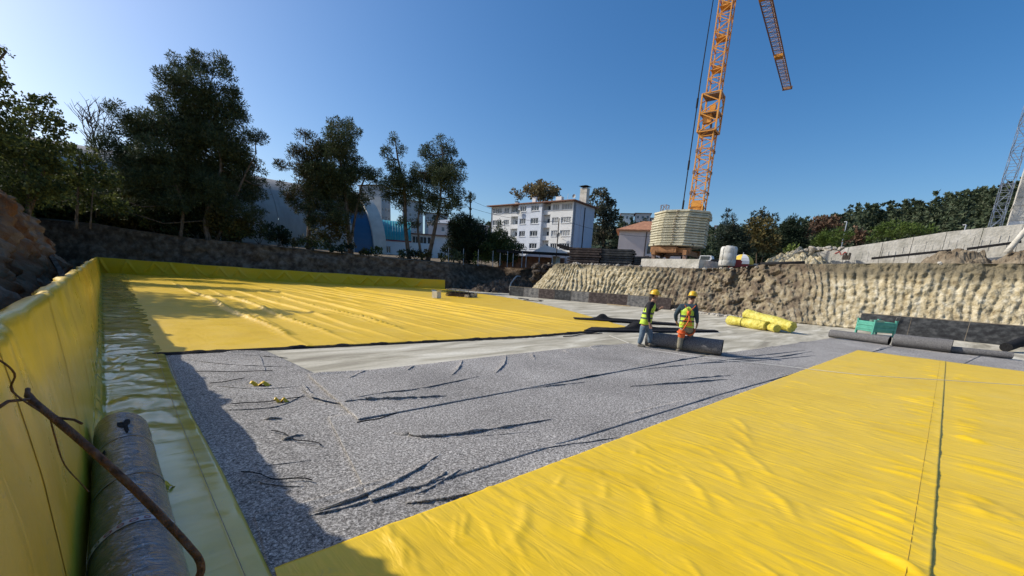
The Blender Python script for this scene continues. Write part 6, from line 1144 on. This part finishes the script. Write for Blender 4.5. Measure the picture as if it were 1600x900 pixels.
# forest over the hill on the right
fb = []; 
for i in range(760):
    az = r_.uniform(66,104) if i < 640 else r_.uniform(40,66); f_ = r_.random()**.7
    d0 = np.interp(az, [r[0] for r in ridge_az], [r[1] for r in ridge_az]); z0 = np.interp(az, [r[0] for r in ridge_az], [r[2] for r in ridge_az])-5
    d = d0*(.60+.42*f_); z = 3+(z0-3)*math.sin(min(f_*.84/.8,1)*PI/2); a = math.radians(az); hgt = r_.uniform(3.0,7.6)
    x, y = d*math.sin(a), d*math.cos(a)
    for k in range(4): q = k/3; fb.append((x+r_.uniform(-.6,.6), y+r_.uniform(-.6,.6), z+hgt*(.25+.7*q), (1.75-1.45*q)*r_.uniform(.7,1.15)))
V, F_ = leaf_cloud(fb, 180, .5, .78, 1.1, 777, clump=.5); tag(mesh_obj('hill_forest', V, F_, M['forest']), 'dense dark green forest covering the hill on the right', 'forest', kind='stuff')
# low hedge line hiding the foot of the far houses
hb = [(r_.uniform(60,110), 0, 0, 0) for _ in range(0)]
for i in range(110):
    az = r_.uniform(24,84); d = r_.uniform(98,125); a = math.radians(az)
    if 46 < az < 54 and d < 112: continue
    x, y = d*math.sin(a), d*math.cos(a); hb.append((x, y, gz(x,y)+r_.uniform(.5,2.2), r_.uniform(1.1,2.2)))
V, F_ = leaf_cloud(hb, 110, .5, .6, 1.5, 778, clump=.45); tag(mesh_obj('scrub_belt', V, F_, M['dark']), 'belt of dark scrub at the foot of the town and forest', 'scrub', kind='stuff')

# ------------------------------------------------------------------ workers
skinm = mat('skin', [(.36,.19,.12),(.42,.23,.15)], 8, .6); vestm = mat('hi_vis_vest', [(.50,.72,.05),(.62,.82,.08)], 5, .6); bandd = mat('vest_band', [(.05,.07,.08)], rough=.4)
blackc = mat('black_sweater', [(.012,.012,.015),(.025,.025,.03)], 10, .9); jean = mat('blue_jeans', [(.09,.14,.19),(.16,.22,.28)], 9, .9, .3, 40); navy = mat('navy_jacket', [(.015,.035,.05),(.03,.06,.08)], 8, .85)
khaki = mat('khaki_trousers', [(.22,.20,.14),(.32,.29,.21)], 8, .9, .3, 30); hat = mat('yellow_helmet', [(.80,.48,.02)], rough=.35); strap = mat('orange_webbing', [(.75,.14,.03)], rough=.7); shoe = mat('work_shoe', [(.10,.09,.07),(.16,.14,.11)], 10, .8); hairm = mat('dark_hair', [(.02,.015,.012)], rough=.8)
def skin(name, pts, edges, mat_, parent, root=0, lv=2):
    me = bpy.data.meshes.new(name); me.from_pydata([p for p, r in pts], edges, []); o = link(bpy.data.objects.new(name, me))
    m = o.modifiers.new('s', 'SKIN'); m.use_smooth_shade = True; sv = me.skin_vertices[0].data
    for i, (p, r) in enumerate(pts): sv[i].radius = r if isinstance(r, tuple) else (r, r); sv[i].use_root = (i == root)
    m2_ = o.modifiers.new('u', 'SUBSURF'); m2_.levels = lv; m2_.render_levels = lv
    dg = bpy.context.evaluated_depsgraph_get(); ev = o.evaluated_get(dg); nm = bpy.data.meshes.new_from_object(ev); o.modifiers.clear(); o.data = nm
    nm.materials.clear(); nm.materials.append(mat_); nm.polygons.foreach_set('use_smooth', [True]*len(nm.polygons)); o.parent = parent; return o
def person(J, base, label, top, trousers, facing, vest=True, kneepad=None):
    t = empty('person', base, 0, label, 'person'); b = Vector(base); P = {k: Vector(v)-b for k, v in J.items()}; fwd = (P['nose']-P['head']); fwd.z = 0; fwd.normalize(); side = fwd.cross(Vector((0,0,1)))
    # body: one continuous figure
    pts = []; ix = {}
    def add(n, p, r): ix[n] = len(pts); pts.append((tuple(p), r)); return ix[n]
    add('pelvis',P['pelvis'],.125); add('spine',P['spine'],.115); add('chest',P['chest'],.13); add('neck',P['neck'],.058); add('chin',P['chin'],.066); add('head',P['head'],.088); add('crown',P['head']+Vector((0,0,.085)),.06)
    add('nose',P['head']+fwd*.105+Vector((0,0,-.035)),.014); add('jaw',P['chin']+fwd*.055+Vector((0,0,.01)),.035)
    add('earA',P['head']+side*.092+Vector((0,0,-.02)),.017); add('earB',P['head']-side*.092+Vector((0,0,-.02)),.017)
    E_ = [('pelvis','spine'),('spine','chest'),('chest','neck'),('neck','chin'),('chin','head'),('head','crown'),('head','nose'),('chin','jaw'),('head','earA'),('head','earB')]
    for s in 'AB':
        add('hip'+s,P['hip'+s],.095); add('knee'+s,P['knee'+s],.062); add('ank'+s,P['ank'+s],.034); add('toe'+s,P['ank'+s].lerp(P['toe'+s],.6)+Vector((0,0,.01)),.020)
        add('sh'+s,P['sh'+s],.066); add('el'+s,P['el'+s],.046); add('wr'+s,P['wr'+s],.030); pd = (P['ha'+s]-P['wr'+s]).normalized(); palm = P['wr'+s]+pd*.06; add('ha'+s,palm,.034)
        E_ += [('pelvis','hip'+s),('hip'+s,'knee'+s),('knee'+s,'ank'+s),('ank'+s,'toe'+s),('chest','sh'+s),('sh'+s,'el'+s),('el'+s,'wr'+s),('wr'+s,'ha'+s)]
        wv = pd.cross(side).normalized() if abs(pd.dot(side)) < .9 else fwd.copy(); wv = fwd if abs(pd.dot(fwd)) < .8 else side
        for k, (o_, l_) in enumerate(((-.030,.070),(-.010,.080),(.010,.076),(.030,.060))):
            a = add(f'f{s}{k}', palm+pd*.045+wv*o_, .010); e_ = add(f'g{s}{k}', palm+pd*(.045+l_*.55)+wv*o_*1.1+side*(.008 if s == 'A' else -.008), .009); h_ = add(f'h{s}{k}', palm+pd*(.045+l_*.9)+wv*o_+side*(.024 if s == 'A' else -.024), .008)
            E_ += [('ha'+s,f'f{s}{k}'),(f'f{s}{k}',f'g{s}{k}'),(f'g{s}{k}',f'h{s}{k}')]
        add('t1'+s, palm+wv*.042+pd*.0, .012); add('t2'+s, palm+wv*.062+pd*.045, .009); E_ += [('ha'+s,'t1'+s),('t1'+s,'t2'+s)]
    skin('body', pts, [(ix[a],ix[c]) for a, c in E_], skinm, t)
    def sub(name, lst, ed, m_, lv=2): return skin(name, [(tuple(p), r) for p, r in lst], ed, m_, t, 0, lv)
    sub('top', [(P['spine'].lerp(P['pelvis'],.5),.150),(P['spine'],.148),(P['chest'],.150),(P['neck']*.9+P['chest']*.1,.075)]+sum([[(P['sh'+s],.105),(P['el'+s],.066),(P['wr'+s].lerp(P['el'+s],.08),.045)] for s in 'AB'],[]), [(0,1),(1,2),(2,3),(2,4),(4,5),(5,6),(2,7),(7,8),(8,9)], top)
    sub('trousers', [(P['pelvis']+Vector((0,0,.07)),.150),(P['pelvis'],.150)]+sum([[(P['hip'+s],.115),(P['knee'+s],.088),(P['ank'+s]+Vector((0,0,.03)),.078)] for s in 'AB'],[]), [(0,1),(1,2),(2,3),(3,4),(1,5),(5,6),(6,7)], trousers)
    for s in 'AB':
        sub('shoe', [(P['ank'+s]+Vector((0,0,.05)),.075),(P['ank'+s].lerp(P['toe'+s],.1)-Vector((0,0,.005)),.078),(P['ank'+s].lerp(P['toe'+s],.6)+Vector((0,0,.01)),.066),(P['ank'+s].lerp(P['toe'+s],1.15)+Vector((0,0,.015)),.055)], [(0,1),(1,2),(2,3)], shoe)
    # vest as rings round the torso
    axis = [P['pelvis']+Vector((0,0,.0)), P['spine'].lerp(P['pelvis'],.4), P['spine'], P['spine'].lerp(P['chest'],.6), P['chest'], P['chest'].lerp(P['neck'],.45), P['neck'].lerp(P['chest'],.12)]; sh = (P['shB']-P['shA']); sh.z = 0; sh.normalize(); fr = Vector((0,0,1)).cross(sh)
    W_ = [.205,.20,.190,.20,.215,.175,.085]; D__ = [.165,.165,.16,.16,.160,.125,.085]; seg = 28; V = []; N_ = 18
    for i in range(N_):
        f_ = i/(N_-1)*(len(axis)-1); k = min(int(f_), len(axis)-2); q = f_-k; c = axis[k].lerp(axis[k+1], q); w = W_[k]*(1-q)+W_[k+1]*q; d_ = D__[k]*(1-q)+D__[k+1]*q
        for j in range(seg): an = 2*PI*j/seg; V.append(tuple(c+sh*(math.cos(an)*w)+fr*(math.sin(an)*d_*(1+.05*math.sin(5*an+i*.6)))+Vector((0,0,.012*math.sin(3*an+i)))))
    vo = mesh_obj('vest', V, [(i*seg+j, i*seg+(j+1)%seg, (i+1)*seg+(j+1)%seg, (i+1)*seg+j) for i in range(N_-1) for j in range(seg)], vestm, t, True)
    def ring(fa, h_, m_, k_=1.04):
        mb = MB(); vs = []
        for dz in (-h_/2, h_/2):
            f_ = fa*(len(axis)-1)+dz/.12; k = min(int(f_), len(axis)-2); q = f_-k; c = axis[k].lerp(axis[k+1], q); w = (W_[k]*(1-q)+W_[k+1]*q)*k_; d_ = (D__[k]*(1-q)+D__[k+1]*q)*k_*1.03
            for j in range(seg): an = 2*PI*j/seg; vs.append(c+sh*(math.cos(an)*w)+fr*(math.sin(an)*d_))
        mb.quads(vs, [(j,(j+1)%seg,seg+(j+1)%seg,seg+j) for j in range(seg)]); mb.build('reflective_band', m_, vo, True)
    ring(.22,.05,bandd); ring(.42,.05,bandd)
    # helmet, hair, eyes
    hd = P['head']+Vector((0,0,.01)); tilt = (fwd*.12+Vector((0,0,1))).normalized(); sx = side; sy = tilt.cross(sx).normalized(); V = []; seg = 24
    sy = -sy if sy.dot(fwd) < 0 else sy
    prof_ = [(.140,.012,1),(.142,.028,1),(.122,.038,0),(.126,.062,0),(.118,.095,0),(.095,.128,0),(.058,.150,0),(.018,.158,0)]
    for rr, z, br in prof_:
        for j in range(seg): an = 2*PI*j/seg; r2 = rr*(1+(.22*max(0,math.sin(an))**3 if br else 0)); V.append(tuple(hd+sx*(math.cos(an)*r2*.92)+sy*(math.sin(an)*r2*1.08)+tilt*z))
    Fh = [(i*seg+j, i*seg+(j+1)%seg, (i+1)*seg+(j+1)%seg, (i+1)*seg+j) for i in range(7) for j in range(seg)]+[tuple(7*seg+j for j in range(seg)), tuple(range(seg-1,-1,-1))]
    ho = mesh_obj('helmet', V, Fh, hat, t, True); mb = MB(); mb.tube([hd+sy*(.11*math.cos(a))+tilt*(.045+.118*math.sin(a)) for a in np.linspace(.15,PI-.15,12)], .012, 6); mb.build('ridge', hat, ho, True)
    mb = MB(); mb.tube([hd-fwd*.02+Vector((0,0,-.05)), hd-fwd*.02+Vector((0,0,.03))], [.096,.108], 14); hh = mb.build('hair', hairm, t, True); hh.location = -fwd*.022
    mb = MB(); [mb.tube([hd+fwd*.085+side*s*.032+Vector((0,0,-.012)), hd+fwd*.097+side*s*.032+Vector((0,0,-.012))], .010, 8) for s in (-1,1)]; mb.build('eyes', hairm, t)
    mb = MB(); mb.bar(P['chin']+fwd*.088+side*.022+Vector((0,0,.03)), P['chin']+fwd*.088-side*.022+Vector((0,0,.03)), .010, .008); mb.build('mouth', strap, t)
    return t, P, fwd, side, axis, sh, fr
B1 = (J1['pelvis'][0], J1['pelvis'][1], 0.03); person(J1, B1, 'worker in black sweater, lime vest and blue jeans left of the roll', blackc, jean, 0)
B2 = (J2['pelvis'][0], J2['pelvis'][1], 0.03); t, P, fwd, side, axis, sh, fr = person(J2, B2, 'worker seen from behind in navy jacket, orange harness over lime vest', navy, khaki, 0)
bk = -fwd if fr.dot(fwd) > 0 else fr; bk = -fr if fr.dot(fwd) > 0 else fr
def on_back(u, v, e=.19):    # u across the back, v up from pelvis to neck
    c = P['pelvis'].lerp(P['neck'], v); return c+sh*u+bk*(e-.35*u*u)
hs_ = MB()
for a, b_ in (((-.15,.95),(.03,.60)),((.15,.95),(-.03,.60)),((0,.62),(-.15,.12)),((0,.62),(.13,.12)),((-.19,.10),(.19,.10)),((-.13,.30),(.13,.30)),((-.06,.62),(.06,.62))):
    p = [on_back(a[0]+(b_[0]-a[0])*q, a[1]+(b_[1]-a[1])*q) for q in np.linspace(0,1,5)]
    for q0, q1 in zip(p[:-1], p[1:]): hs_.bar(q0, q1, .045, .012)
ho = hs_.build('harness', strap, t)
for s in 'AB':
    h_, k_ = P['hip'+s], P['knee'+s]; c = h_.lerp(k_,.35); mb = MB(); dn = (k_-h_).normalized(); a1 = dn.cross(fwd).normalized(); a2 = dn.cross(a1)
    mb.tube([c+a1*(.13*math.cos(a))+a2*(.13*math.sin(a)) for a in np.linspace(0,2*PI,16)], .026, 6, False); mb.build('leg_loop', strap, ho, True)
mb = MB(); mb.tube([on_back(0,.62,.2), on_back(.04,.35,.25), on_back(-.02,.1,.25), on_back(-.10,-.18,.22)], .02, 6); mb.box(tuple(on_back(0,.62,.21)), (.10,.06,.10)); mb.build('lanyard', strap, ho, True)
V, F_ = [], []
c0 = P['hipA'].lerp(P['kneeA'],.05); c1 = P['hipA'].lerp(P['kneeA'],.78)
mb = MB(); mb.tube([c0, c0.lerp(c1,.5), c1], [.120,.108,.094], 16, False); mb.build('orange_legging', strap, t, True)
